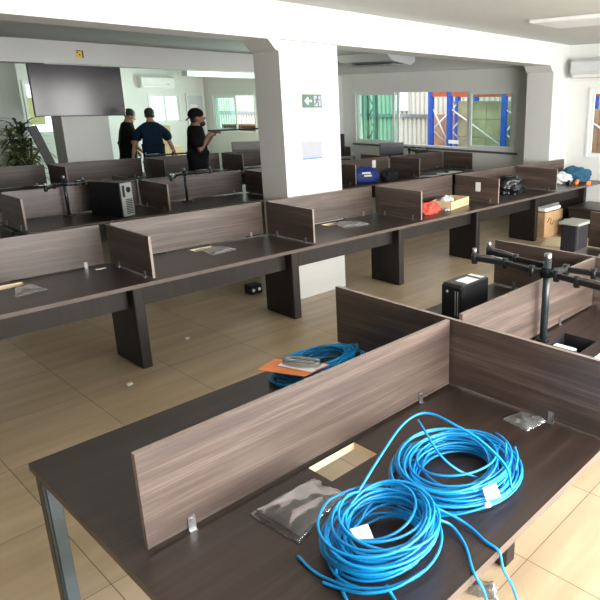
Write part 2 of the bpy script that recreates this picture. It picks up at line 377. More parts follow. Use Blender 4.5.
# ------------------------------------------------------------------ benches of desks
def tabletop(par, x0, x1, y0, y1, hole=None, z1=0.74, th=0.027):
    mb = MB(); z0 = z1-th
    if hole is None:
        mb.box(x0, x1, y0, y1, z0, z1, 0.002)
        mb.bm.normal_update()
        for f in mb.bm.faces:
            if abs(f.normal.z) < 0.5: f.material_index = 2
    else:
        a, b, c, d = hole
        xs = (x0, a, b, x1); ys = (y0, c, d, y1); t = bmesh.new()
        v = [[[t.verts.new((x, y, z)) for z in (z0, z1)] for y in ys] for x in xs]
        for i in range(3):
            for j in range(3):
                if i == 1 and j == 1: continue
                t.faces.new((v[i][j][1], v[i+1][j][1], v[i+1][j+1][1], v[i][j+1][1]))
                t.faces.new((v[i][j][0], v[i][j+1][0], v[i+1][j+1][0], v[i+1][j][0]))
        def side(p, q, m):
            f = t.faces.new((v[p[0]][p[1]][0], v[q[0]][q[1]][0], v[q[0]][q[1]][1], v[p[0]][p[1]][1])); f.material_index = m
        for i in range(3):
            side((i, 0), (i+1, 0), 2); side((i+1, 3), (i, 3), 2); side((0, i+1), (0, i), 2); side((3, i), (3, i+1), 2)
        side((2, 1), (1, 1), 1); side((1, 2), (2, 2), 1); side((1, 1), (1, 2), 1); side((2, 2), (2, 1), 1)
        mb.add(t, None)
    return mb.build('tabletop', [M['top'], M['mdf'], M['top_edge']], par)
def clip(par, x, y, axis='x', sgn=-1, z=0.74):
    """small aluminium screen bracket: foot on the top, tab up the face of the screen"""
    mb = MB()
    if axis == 'x':
        mb.box(x-0.011, x+0.011, y, y+sgn*0.012, z, z+0.003); mb.box(x-0.011, x+0.011, y, y+sgn*0.004, z, z+0.045)
        mb.cyl((x, y+sgn*0.004, z+0.035), (x, y+sgn*0.008, z+0.035), 0.006, seg=8)
    else:
        mb.box(x, x+sgn*0.012, y-0.011, y+0.011, z, z+0.003); mb.box(x, x+sgn*0.004, y-0.011, y+0.011, z, z+0.045)
        mb.cyl((x+sgn*0.004, y, z+0.035), (x+sgn*0.008, y, z+0.035), 0.006, seg=8)
    return mb.build('clip', M['chrome'], par)
def screen(par, x0, x1, y0, y1, axis, z0=0.752, z1=1.04, mat=None):
    mb = MB().box(x0, x1, y0, y1, z0, z1)
    mb.bm.faces.ensure_lookup_table()
    for f in mb.bm.faces:                    # pale edge banding on the thin rim
        n = f.normal
        if abs(n.z) > 0.9 and n.z > 0: f.material_index = 1
        if axis == 'x' and abs(n.x) > 0.9: f.material_index = 1
        if axis == 'y' and abs(n.y) > 0.9: f.material_index = 1
    return mb.build('privacy_screen' if axis == 'x' else 'side_screen', [mat or M['screen_x' if axis == 'x' else 'screen_y'], M['edge']], par)
def slab_leg(par, x, y0, y1):
    return MB().box(x-0.04, x+0.04, y0, y1, 0.0, 0.713, 0.012, seg=2).build('leg', M['leg'], par)
def bench(x_edges, yf, ys, label, rear_to=None, rear_x=None, hole=True, leg_in=0.31, screen_gap=(0.03, 0.05), panels=None, rear_panels=()):
    t = thing('workstation_bench', (x_edges[0], yf, 0), label, 'desk', 'rows of dark walnut workstation desks')
    for a, b in zip(x_edges, x_edges[1:]):
        h = ((a+b)/2-0.10, (a+b)/2+0.10, ys-0.17, ys-0.045) if hole else None
        tabletop(t, a+0.001, b-0.001, yf, ys+0.008, h)
        if rear_to and a >= rear_x[0]-1e-3 and b <= rear_x[1]+1e-3: tabletop(t, a+0.001, b-0.001, ys+0.009, rear_to, None)
        s = screen(t, a+screen_gap[0], b-screen_gap[1], ys-0.009, ys+0.009, 'x')
        for cx in (a+0.16, b-0.18): clip(s, cx, ys-0.0092)
        MB().box(a+0.042, b-0.042, ys-0.30, ys-0.282, 0.46, 0.712).build('modesty_panel', M['leg'], t)
    for i, x in enumerate(x_edges):
        slab_leg(t, x, yf+leg_in, ys+0.04 if not rear_to else ys+0.04)
        if panels is None or i in panels:
            p = screen(t, x-0.009, x+0.009, yf+0.03, ys-0.02, 'y')
            clip(p, x-0.0092, yf+0.14, 'y', -1); clip(p, x-0.0092, ys-0.16, 'y', -1)
        if i in rear_panels: screen(t, x-0.009, x+0.009, ys+0.03, rear_to-0.03, 'y')
    return t
rowA = bench([0.42, 1.82, 3.22, 4.62, 6.03, 7.45, 8.95], 3.92, 4.62, 'long dark walnut desk row running in front of the white column with the exit sign', panels=(1, 2, 3, 4, 5))
MB().box(1.255, 1.325, 4.313, 4.3195, 0.655, 0.70, 0.004).build('socket_plate', M['white'], rowA)
rowB = bench([1.82, 3.22, 4.63, 6.03, 7.44, 8.88], 6.37, 7.07, 'second dark desk row behind, carrying the black computer tower and monitor arms', rear_to=7.78, rear_x=(1.82, 8.88), hole=False, rear_panels=(1, 3, 4, 5))
rowC = bench([1.82, 3.22, 4.63, 6.03, 7.44, 8.55], 9.18, 9.88, 'farthest dark desk row, in front of the two men by the television', hole=False, rear_to=10.56, rear_x=(4.63, 7.44))

# the near bench: double sided, with a steel end frame
nb = thing('workstation_bench', (0.49, 1.44, 0), 'nearest large dark walnut desk, covered with coils of blue cable', 'desk', 'rows of dark walnut workstation desks')
for i, (a, b) in enumerate(((0.49, 1.87), (1.87, 3.255), (3.255, 4.65))):
    h = (1.08, 1.285, 1.30, 1.415) if i == 0 else ((2.53, 2.73, 1.16, 1.35) if i == 1 else None)
    tabletop(nb, a+(0 if i == 0 else 0.001), b-0.001, 0.725, 2.15, h)
s = screen(nb, 0.55, 1.852, 1.431, 1.449, 'x'); [clip(s, x, 1.4308) for x in (0.675, 1.665)]
s = screen(nb, 1.94, 3.225, 1.431, 1.449, 'x'); [clip(s, x, 1.4308) for x in (2.13, 2.83)]
s = screen(nb, 3.30, 4.60, 1.431, 1.449, 'x')
s = screen(nb, 1.862, 1.88, 0.745, 2.145, 'y'); [clip(s, 1.8618, y, 'y', -1) for y in (0.95, 2.0)]
s = screen(nb, 3.236, 3.254, 0.745, 2.135, 'y'); [clip(s, 3.2358, y, 'y', -1) for y in (0.95, 1.98)]
s = screen(nb, 4.64, 4.658, 0.745, 2.135, 'y')
def frame_leg(y0, y1):
    l = MB().box(0.512, 0.552, y0, y1, 0.0, 0.700, 0.002).build('leg', M['steel_blue'], nb)
    MB().box(0.500, 0.5115, y0-0.006, y1+0.006, 0.0, 0.700, 0.002).build('leg_edge', M['steel_dark'], l)  # dark strip colours in the shade on the leg's side face
frame_leg(2.10, 2.135); frame_leg(0.74, 0.775)
MB().box(0.513, 0.54, 0.785, 2.09, 0.66, 0.7125, 0.003).build('frame_rail', M['steel_dark'], nb)
for x in (1.87, 3.255, 4.60): MB().box(x-0.04, x+0.04, 1.1, 1.78, 0, 0.7125, 0.01).build('leg', M['leg'], nb)
for a, b in ((0.546, 1.825), (1.915, 3.21), (3.30, 4.55)): MB().box(a, b, 1.43, 1.448, 0.42, 0.58).build('modesty_panel', M['leg'], nb)

# ------------------------------------------------------------------ blue cable coils
def coil(c, R0, rad_j, h, loops, seed, tilt=(0, 0), squash=(1, 1), rz=0.0, r=0.0031):
    rnd = random.Random(seed); pts = []; seg = 36
    prev = None
    for i in range(loops):
        rr = R0+rnd.uniform(-rad_j, rad_j); zz = 0.006+h*(i+rnd.uniform(-0.3, 0.3))/loops
        ox, oy = rnd.uniform(-0.018, 0.018), rnd.uniform(-0.018, 0.018)
        a1, a2 = rnd.uniform(-0.012, 0.012), rnd.uniform(0, 6.28); tz = rnd.uniform(-0.018, 0.018); pz = rnd.uniform(0, 6.28)
        cur = (rr, zz, ox, oy, a1, a2, tz, pz)
        if prev is None: prev = cur
        for k in range(seg):
            f = min(1, k/10); q = [p+(n-p)*f for p, n in zip(prev, cur)]
            an = 2*math.pi*k/seg
            rad = q[0]+q[4]*math.sin(2*an+q[5])
            x = (q[2]+rad*math.cos(an))*squash[0]; y = (q[3]+rad*math.sin(an))*squash[1]
            z = max(0.0045, q[1]+q[6]*math.sin(an+q[7])+tilt[0]*x+tilt[1]*y)
            pts.append((c[0]+x*math.cos(rz)-y*math.sin(rz), c[1]+x*math.sin(rz)+y*math.cos(rz), c[2]+z))
        prev = cur
    return pts
def coil_thing(c, label, parts, loose):
    t = thing('cable_coil', c, label, 'cable', 'coils of bright blue network cable')
    mb = MB()
    for p in parts: mb.tube(p, 0.0041, 6)
    mb.build('cable_loops', M['cable'], t)
    for l in loose: MB().tube(smooth_path(l, 8), 0.0041, 8).build('cable_end', M['cable'], t)
    return t
T = 0.7405
k1 = coil_thing((0.965, 0.965, T), 'front coil of bright blue cable, nearest the table edge, with a white tag',
    [coil((0.965, 0.965, T), 0.118, 0.030, 0.115, 27, 3, tilt=(0.06, 0.0), squash=(1.1, 1.0))],
    [[(0.93, 1.06, 0.80), (0.966, 1.083, .83), (1.009, 1.085, .86), (1.113, 1.115, .89), (1.236, 1.147, .92), (1.304, 1.138, .94), (1.342, 1.103, .94), (1.349, 1.016, .93), (1.369, .933, .90), (1.384, .849, .84), (1.353, .802, .79)],
     [(0.798, 1.114, .7455), (.790, 1.046, .7455), (.796, .984, .748), (.807, .915, .76), (.850, .844, .77), (.90, .807, .78)],
     [(.780, .995, .7455), (.793, .943, .75), (.811, .873, .765), (.862, .822, .775), (.94, .793, .79)],
     [(.828, .996, .78), (.813, .976, .75), (.789, .925, .7455), (.769, .874, .7455), (.75, .80, .7455)],
     [(.858, .848, .77), (.861, .834, .75), (.848, .799, .7455), (.82, .74, .7455)]])
MB().prism([(0.868, 0.985, 0.853), (0.905, 0.955, 0.862), (0.885, 0.915, 0.853), (0.858, 0.95, 0.848)], (0, 0, 0.0015)).build('cable_tag', M['paper'], k1)
k2 = coil_thing((1.36, 1.015, T), 'second coil of bright blue cable, lying flatter beside the front one, cable ends sticking up',
    [coil((1.36, 1.015, T), 0.163, 0.044, 0.065, 26, 11, squash=(1.08, 0.95))],
    [[(1.337, 1.159, .90), (1.302, 1.103, .90), (1.274, 1.015, .86), (1.294, .960, .82), (1.349, .923, .78)],
     [(1.131, .936, .80), (1.172, .877, .765), (1.181, .83, .75), (1.165, .765, .7465), (1.165, .722, .738), (1.164, .705, .69), (1.218, .70, .585), (1.269, .69, .42)],
     [(1.119, .89, .78), (1.143, .865, .758), (1.118, .801, .7465), (1.06, .735, .7465), (1.05, .712, .735), (1.07, .70, .68), (1.106, .70, .552), (1.13, .69, .42)],
     [(1.40, .88, .79), (1.457, .93, .80), (1.529, .961, .80)], [(1.42, .86, .79), (1.47, .90, .80), (1.519, .932, .82)], [(1.45, .85, .79), (1.50, .875, .80), (1.532, .905, .81)]])
MB().prism([(1.285, 0.862, 0.805), (1.325, 0.84, 0.81), (1.30, 0.808, 0.795), (1.262, 0.832, 0.79)], (0, 0, 0.0015)).build('cable_tag', M['paper'], k2)
MB().ell((1.255, 0.822, 0.785), (0.014, 0.011, 0.006)).build('cable_tag', M['paper'], k2)
k3 = coil_thing((1.60, 1.99, T), 'blue cable coil behind the tall screen, under the orange blister pack',
    [coil((1.60, 1.99, T), 0.145, 0.04, 0.06, 22, 23, squash=(1.35, 0.72))], [])

# blister pack with a crimping tool on that coil
bp = thing('blister_pack', (1.42, 1.94, 0.825), 'orange and white blister pack with a tool, on the cable coil behind the screen', 'package')
MB().prism([(1.308, 2.021, 0.83), (1.425, 2.056, 0.83), (1.545, 1.836, 0.825), (1.40, 1.826, 0.825)], (0, 0, 0.002)).build('backing_card', M['orange'], bp)
MB().prism([(1.385, 1.985, 0.8335), (1.445, 2.005, 0.8335), (1.54, 1.84, 0.8285), (1.44, 1.832, 0.8285)], (0, 0, 0.0015)).build('printed_insert', M['paper'], bp)
mb = MB()
mb.tube(smooth_path([(1.42, 1.985, 0.850), (1.44, 1.935, 0.851), (1.485, 1.865, 0.848)], 5), 0.008, 8); mb.tube(smooth_path([(1.43, 1.995, 0.850), (1.475, 1.945, 0.852), (1.515, 1.865, 0.847)], 5), 0.006, 8)
mb.build('hand_tool', M['grey'], bp)
MB().ell((1.465, 1.92, 0.838), (0.09, 0.04, 0.024), rot=Euler((0, 0, R(-58)))).build('clear_shell', M['wrap_film'], bp)

# ------------------------------------------------------------------ plastic bags with black cable covers
def crumple(corners, z, hgt, seed, nx=22, ny=16, amp=0.006):
    rnd = random.Random(seed); t = bmesh.new()
    a, b, c, d = [Vector((*p, z)) for p in corners]
    from mathutils import noise
    grids = []
    for side in (1, 0):
        g = []
        for i in range(nx+1):
            row = []
            for j in range(ny+1):
                u, v = i/nx, j/ny
                p = a*(1-u)*(1-v)+b*u*(1-v)+c*u*v+d*(1-u)*v
                e = min(1, 4.0*min(u, 1-u, v, 1-v))
                n = noise.noise(Vector((p.x*23+seed, p.y*23, 0.0)))+0.5*abs(noise.noise(Vector((p.x*60, p.y*60, seed))))
                h = (hgt*math.sqrt(e)+amp*n*(0.4+e)) if side else 0.0
                q = p+Vector((0.008*noise.noise(Vector((u*7, v*7, seed+3.0))), 0.008*noise.noise(Vector((u*7, v*7, seed+9.0))), max(0.0008, h) if side else 0))
                row.append(t.verts.new(q))
            g.append(row)
        grids.append(g)
    for gi, g in enumerate(grids):
        for i in range(nx):
            for j in range(ny):
                f = (g[i][j], g[i+1][j], g[i+1][j+1], g[i][j+1]); t.faces.new(f if gi == 0 else f[::-1])
    A, B = grids
    rim = [(i, 0) for i in range(nx)]+[(nx, j) for j in range(ny)]+[(i, ny) for i in range(nx, 0, -1)]+[(0, j) for j in range(ny, 0, -1)]
    for (i, j), (k, l) in zip(rim, rim[1:]+rim[:1]): t.faces.new((B[i][j], B[k][l], A[k][l], A[i][j]))
    return t
def bag(corners, label, seed, z=0.7405, hgt=0.02, light=False, group='clear plastic bags with black grommets'):
    cx = sum(p[0] for p in corners)/4; cy = sum(p[1] for p in corners)/4
    o = thing('plastic_bag', (cx, cy, z), label, 'bag', group)
    MB().add(crumple(corners, z, hgt, seed, amp=0.005), 0, None, True).build('film', M['wrap_film' if light else 'bag_film'], o)
    inner = [(cx+(p[0]-cx)*0.88, cy+(p[1]-cy)*0.88) for p in corners]
    mb = MB().prism([(*p, z+0.002) for p in inner], (0, 0, hgt*0.42))
    mb.build('black_grommet', M['dark_grey'] if light else M['black'], o)
    return o
bag([(0.815, 1.365), (1.05, 1.352), (1.065, 1.205), (0.83, 1.15)], 'clear plastic bag with a black panel, next to the cut-out on the nearest desk', 1, hgt=0.03)
bag([(1.13, 4.42), (1.235, 4.42), (1.265, 4.24), (1.06, 4.20)], 'grey plastic bag at the left photo edge, on the long desk row', 5, hgt=0.024, light=True)
bag([(2.47, 4.48), (2.63, 4.45), (2.68, 4.28), (2.44, 4.26)], 'grey plastic bag on the long desk row left of the white column', 8, hgt=0.026, light=True)
o = bag([(3.93, 4.52), (4.14, 4.42), (4.14, 4.21), (3.86, 4.28)], 'pair of grey wrapped bags on the long desk row right of the column', 12, hgt=0.03, light=True)
w = crumple([(1.765, 1.10), (1.86, 1.075), (1.855, 0.965), (1.745, 0.985)], 0.7405, 0.018, 33, 18, 14, 0.012)
single('plastic_wrapper', MB().add(w, 0, None, True), M['wrap_film'], (1.81, 1.03, 0.7405), 'small crumpled clear wrapper on the nearest desk beside the cross screen', 'wrapper')
w = crumple([(1.62, 1.14), (1.68, 1.18), (1.74, 1.08), (1.67, 1.03)], 0.001, 0.03, 37, 12, 12, 0.02)
single('plastic_wrapper', MB().add(w, 0, None, True), M['wrap_film'], (1.68, 1.11, 0.001), 'crumpled clear wrapper on the floor beyond the desk edge at photo bottom', 'wrapper')

# tray and labels on the second near station
ct = thing('cable_tray_box', (2.63, 1.25, 0.66), 'open black cable box sunk in the desk below the near monitor arm', 'cable box')
mb = MB(); mb.box(2.532, 2.728, 1.162, 1.348, 0.650, 0.656); mb.box(2.532, 2.536, 1.162, 1.348, 0.656, 0.744); mb.box(2.724, 2.728, 1.162, 1.348, 0.656, 0.744); mb.box(2.536, 2.724, 1.162, 1.166, 0.656, 0.744); mb.box(2.536, 2.724, 1.344, 1.348, 0.656, 0.744)
mb.build('box_body', M['black'], ct)
MB().box(2.545, 2.62, 1.22, 1.335, 0.657, 0.725, 0.004).build('white_socket_block', M['white'], ct)
single('paper_slip', MB().box(2.50, 2.60, 1.05, 1.09, 0.7405, 0.742), M['paper'], (2.55, 1.07, 0.7405), 'thin white slip on the near desk behind the cross screen', 'paper')
single('paper_slip', MB().box(1.665, 1.735, 4.50, 4.53, 0.7405, 0.743), M['paper'], (1.70, 4.515, 0.7405), 'white plastic strip on the long desk row by the first side screen', 'paper')

# ------------------------------------------------------------------ monitor arms
def monitor_arm(base, segs, label, pole_h=0.44, r=0.019, foot=0.05, name='monitor_stand'):
    x, y, z = base
    t = thing(name, base, label, 'monitor stand', 'desk monitor stands without screens')
    MB().box(x-foot, x+foot, y-foot, y+foot, z, z+0.012, 0.003).build('base_clamp', M['black_metal'], t)
    MB().cyl((x, y, z+0.012), (x, y, z+pole_h), r, seg=16).build('pole', M['steel_dark'], t)
    MB().cyl((x, y, z+pole_h), (x, y, z+pole_h+0.035), r*0.95, seg=16).build('pole_cap', M['chrome'], t)
    for path in segs:
        zz = path[0][2]
        mb = MB(); mb.cyl((x, y, zz-0.022), (x, y, zz+0.022), r*1.7, seg=16)
        pts = [(x, y, zz)]+[tuple(p) for p in path]
        for p, q in zip(pts, pts[1:]):
            d = Vector(q)-Vector(p); L = d.length; ang = math.atan2(d.y, d.x)
            mt = Matrix.Translation(p) @ Matrix.Rotation(ang, 4, 'Z')
            mb.box(0, L, -0.012, 0.012, -0.014, 0.014, 0.004, mtx=mt)
        ar = mb.build('arm', M['black_metal'], t)
        for p in pts[1:]:
            MB().cyl((p[0], p[1], p[2]-0.028), (p[0], p[1], p[2]+0.024), 0.0165, seg=12).build('joint', M['black_metal'], ar)
        p, q = pts[-2], pts[-1]
        MB().cyl((q[0], q[1], q[2]+0.024), (q[0], q[1], q[2]+0.055), 0.011, seg=10).build('knob', M['chrome'], ar)
        d = (Vector(q)-Vector(p)).normalized()
        MB().tube([Vector(p)+d*0.01+Vector((0, 0, 0.021)), (Vector(p)+Vector(q))/2+Vector((0, 0, 0.024)), Vector(q)+Vector((0, 0, 0.021))], 0.004, 6).build('spring_cover', M['chrome'], ar)
    return t
monitor_arm((2.57, 1.385, 0.7405), [[(2.55, 1.46, 1.10), (2.585, 1.64, 1.10), (2.565, 1.82, 1.10)], [(2.68, 1.45, 1.10), (2.695, 1.645, 1.10), (2.745, 1.85, 1.10)], [(2.545, 1.32, 1.10), (2.52, 1.20, 1.10), (2.49, 1.0, 1.10)], [(2.68, 1.34, 1.10), (2.70, 1.20, 1.10), (2.72, 1.02, 1.10)]], 'black four-arm monitor stand on the near bench, arms bare, right photo edge', 0.42, foot=0.028)
monitor_arm((2.40, 6.98, 0.7405), [[(2.26, 6.85, 1.08), (2.13, 6.70, 1.08)], [(2.50, 6.95, 1.08), (2.575, 6.95, 1.08)]], 'bare black monitor arm left of the computer tower on the second row', 0.39, 0.016)
monitor_arm((3.70, 6.90, 0.7405), [[(3.52, 6.80, 1.08), (3.36, 6.58, 1.08)], [(3.88, 6.96, 1.08), (4.05, 6.92, 1.08)]], 'bare black monitor arm on the second row, before the man holding the bar', 0.37, 0.016)
monitor_arm((6.45, 7.55, 0.7405), [[(6.25, 7.45, 1.03), (6.15, 7.3, 1.03)], [(6.7, 7.5, 1.03), (6.95, 7.4, 1.03)]], 'bare black monitor arm just right of the white column', 0.34, 0.016)
monitor_arm((5.3, 10.2, 0.7405), [[(5.05, 10.2, 1.04), (4.8, 10.15, 1.04)], [(5.6, 10.2, 1.04), (5.95, 10.15, 1.04)]], 'bare black monitor arm on the farthest row, before the man in navy', 0.34, 0.014)
monitor_arm((8.42, 7.5, 0.7405), [[(8.40, 7.35, 1.07), (8.30, 7.22, 1.07)], [(8.6, 7.45, 1.07), (8.75, 7.35, 1.07)]], 'bare black monitor arm below the big window beside the black monitor', 0.37, 0.016)

# ------------------------------------------------------------------ computers and monitors
pc = thing('computer_tower', (2.42, 1.775, 0.7405), 'small black desktop computer with white stickers on its top, near bench', 'computer')
MB().box(2.315, 2.545, 1.71, 1.84, 0.7405, 1.02, 0.006).build('case', M['black'], pc)
MB().box(2.305, 2.3145, 1.712, 1.838, 0.745, 1.012, 0.004).build('front_bezel', M['black_metal'], pc)
MB().box(2.33, 2.54, 1.716, 1.834, 1.0202, 1.0212).build('top_cover', M['dark_grey'], pc)
MB().box(2.37, 2.47, 1.72, 1.80, 1.0214, 1.0222).build('label', M['paper'], pc); MB().box(2.50, 2.535, 1.73, 1.82, 1.0214, 1.0222).build('label', M['paper'], pc)
mb = MB().box(2.3035, 2.3049, 1.73, 1.735, 0.86, 0.99); mb.box(2.3035, 2.3049, 1.745, 1.75, 0.86, 0.99); mb.cyl((2.3049, 1.80, 0.98), (2.302, 1.80, 0.98), 0.008)
mb.build('front_ports', M['grey'], pc)
pt = thing('computer_tower', (2.72, 6.66, 0.7405), 'tall black computer tower with slotted grey back on the second desk row', 'computer', rz=R(22))
MB().box(-0.08, 0.08, -0.21, 0.21, 0, 0.36, 0.006).build('case', M['black_metal'], pt, False)
rp = MB().box(-0.075, 0.075, -0.22, -0.2105, 0.005, 0.355, 0.002).build('rear_panel', M['grey'], pt, False)
mb = MB()
for k in range(9): mb.box(-0.03, 0.06, -0.223, -0.2205, 0.03+k*0.018, 0.04+k*0.018)
mb.box(-0.06, -0.03, -0.223, -0.2205, 0.21, 0.33); mb.cyl((0.02, -0.2205, 0.28), (0.02, -0.224, 0.28), 0.03)
mb.build('vent_slots', M['black'], rp, False)
def monitor(c, w, h, rz, label, z=0.7405, up=0.0):
    t = thing('monitor', (c[0], c[1], z), label, 'monitor', 'black computer monitors', rz)
    mb = MB().box(-0.11, 0.11, -0.09, 0.09, 0, 0.012, 0.004); mb.build('stand_base', M['black'], t, False)
    MB().box(-0.02, 0.02, 0.02, 0.035, 0.012, 0.28+up).build('stand_neck', M['black'], t, False)
    MB().box(-w/2, w/2, -0.015, 0.02, 0.14+up, 0.14+up+h, 0.006).build('housing', M['black'], t, False)
    MB().box(-w/2+0.012, w/2-0.012, -0.0165, -0.0152, 0.155+up, 0.128+up+h).build('display', M['tv'], t, False)
    return t
monitor((8.30, 9.45), 0.50, 0.34, R(-65), 'black monitor at the edge of the column, left of the big window', up=0.08)
monitor((8.08, 7.62), 0.46, 0.27, R(-25), 'black monitor below the big window, among the right-hand desks', up=0.06)
monitor((6.85, 10.25), 0.62, 0.30, R(160), 'grey-lit monitor seen past the left side of the white column')
kb = thing('keyboard', (7.75, 6.55, 0.7405), 'dark keyboard on the desk below the big window', 'keyboard', rz=R(-20))
MB().box(-0.2, 0.2, -0.065, 0.065, 0, 0.016, 0.004).build('keyboard_body', M['dark_grey'], kb, False)
mb = MB()
for i in range(13):
    for j in range(4): mb.box(-0.19+i*0.0293, -0.166+i*0.0293, -0.055+j*0.028, -0.032+j*0.028, 0.0161, 0.021)
mb.build('keys', M['black'], kb, False)
single('computer_mouse', MB().ell((8.25, 6.5, 0.758), (0.035, 0.055, 0.018)), M['black'], (8.25, 6.5, 0.7405), 'black mouse on the white sheets below the big window', 'mouse')
for i, (x, y, a) in enumerate(((7.75, 6.44, 0.05), (8.1, 6.47, -0.1), (8.42, 6.5, 0.12))):
    mb = MB().box(-0.15, 0.15, -0.10, 0.10, 0, 0.0015+0.001*i)
    o = mb.build('paper_sheet', M['paper'], None); o.location = (x, y-0.02, 0.7406); o.rotation_euler = (0, 0, a)  # white sheets laid in place of the glare on this tabletop
    tag(o, ('white sheet left of two others on the desk below the big window', 'middle white sheet on the desk below the big window', 'white sheet under the mouse end of the desk below the big window')[i], 'paper', 'white sheets on the right-hand desk')

# ------------------------------------------------------------------ things on the long desk row
def blob(name, c, r, mat, label, cat, seed, rz=0.0, amp=0.35, freq=2.2, sub=4, group=None):
    from mathutils import noise
    t = bmesh.new(); bmesh.ops.create_icosphere(t, subdivisions=sub, radius=1)
    for v in t.verts:
        n = noise.noise(v.co*freq+Vector((seed, seed*2, 0)))+0.45*noise.noise(v.co*freq*2.7+Vector((0, seed, seed)))
        v.co *= 1+amp*n
        v.co.z = v.co.z if v.co.z > -0.55 else -0.55
    zmin = min(v.co.z for v in t.verts)
    bmesh.ops.transform(t, verts=t.verts, matrix=Matrix.Rotation(rz, 4, 'Z') @ Matrix.Diagonal((r[0], r[1], r[2], 1)) @ Matrix.Translation((0, 0, -zmin)))
    o = MB().add(t, 0, None, True).build(name, mat); o.location = c
    return tag(o, label, cat, group)
blob('red_cloth', (5.04, 4.22, T), (0.17, 0.13, 0.075), M['red'], 'coral red cloth bundle on the long desk row', 'cloth', 2.0, 0.3)
cb = thing('cardboard_box', (5.52, 4.27, T), 'long low cardboard box on the long desk row beside the red cloth', 'box', rz=R(12))
mb = MB(); w, d, h = 0.24, 0.12, 0.095
mb.box(-w, w, -d, d, 0, 0.004); mb.box(-w, w, -d, -d+0.004, 0.004, h); mb.box(-w, w, d-0.004, d, 0.004, h); mb.box(-w, -w+0.004, -d+0.004, d-0.004, 0.004, h); mb.box(w-0.004, w, -d+0.004, d-0.004, 0.004, h); mb.box(-0.02, w-0.004, -d+0.004, d-0.004, h-0.008, h-0.004)
mb.build('carton', M['kraft_pale'], cb, False)
MB().box(0.10, 0.20, -d-0.0012, -d-0.0002, 0.03, 0.05).build('printed_mark', M['kraft'], cb, False)
blob('white_cloth', (5.41, 4.25, T+0.0045), (0.10, 0.075, 0.085), M['white_cloth'], 'white crumpled wrapping sitting in the long cardboard box', 'wrapping', 5.0)
mb = MB().box(5.20, 5.28, 4.10, 4.15, T, T+0.03, 0.006); mb.box(5.22, 5.27, 4.085, 4.0995, T+0.004, T+0.02, 0.002)
single('small_adapter', mb, M['grey'], (5.24, 4.12, T), 'small grey adapter between the red cloth and the cardboard box', 'adapter')
ps = MB().box(6.0155, 6.0205, 4.21, 4.28, 0.865, 0.975)
single('paper_note', ps, M['paper'], (6.018, 4.245, 0.865), 'white note stuck on a side screen of the long desk row', 'paper')
blob('black_bag', (6.92, 4.36, T), (0.26, 0.16, 0.15), M['bin_bag'], 'black crumpled backpack-like bag on the long desk row', 'bag', 9.0, 0.2, 0.4, 2.0)
blob('white_cloth', (8.30, 4.33, T), (0.17, 0.15, 0.10), M['white_cloth'], 'whitish rumpled cloth at the right end of the long desk row', 'cloth', 4.0, 0.4, 0.5, 2.6)
blob('blue_jacket', (8.72, 4.33, T), (0.24, 0.24, 0.135), M['teal_cloth'], 'petrol blue jacket heaped at the right end of the long desk row', 'jacket', 6.0, 0.2, 0.3, 2.0)
pd = thing('power_drill', (8.33, 4.08, T), 'orange and black power tool lying by the blue jacket', 'power tool', rz=R(20))
MB().cyl((-0.12, 0, 0.035), (0.10, 0, 0.035), 0.033, 0.03, 14).build('motor_body', M['orange_tool'], pd, False)
MB().cyl((0.10, 0, 0.035), (0.16, 0, 0.035), 0.02, 0.014, 12).build('chuck', M['black'], pd, False)
MB().box(-0.11, -0.05, -0.14, -0.02, 0.012, 0.052, 0.008).build('handle', M['black'], pd, False)
MB().box(-0.13, -0.03, -0.20, -0.141, 0.0, 0.064, 0.008).build('battery', M['orange_tool'], pd, False)
mb = MB().box(8.10, 8.20, 4.08, 4.15, T, T+0.05, 0.006); mb.cyl((8.13, 4.115, T+0.05), (8.13, 4.115, T+0.075), 0.02)
single('small_black_box', mb, M['black'], (8.15, 4.115, T), 'small black box between the whitish cloth and the power tool', 'box')
blob('blue_bag', (6.42, 6.62, T), (0.24, 0.13, 0.15), M['blue_bag'], 'royal blue bag on the desk right of the white column', 'bag', 3.0, R(-20), 0.22, 1.6)
bb = bpy.data.objects['blue_bag']
mb = MB(); mb.box(-0.08, 0.05, -0.165, -0.155, 0.12, 0.145); mb.box(-0.05, 0.06, -0.168, -0.158, 0.08, 0.105)
l = mb.build('bag_print', M['paper'], bb, False); l.rotation_euler = (R(-8), 0, R(-28))
blob('black_bag', (6.83, 6.50, T), (0.17, 0.12, 0.11), M['black_cloth'], 'small black bag leaning beside the royal blue bag', 'bag', 8.0, 0.2, 0.35, 2.0)
single('paper_note', MB().box(7.02, 7.10, 7.057, 7.0608, 0.88, 1.0), M['paper'], (7.06, 7.059, 0.88), 'white note on the dark screen behind the royal blue bag', 'paper')

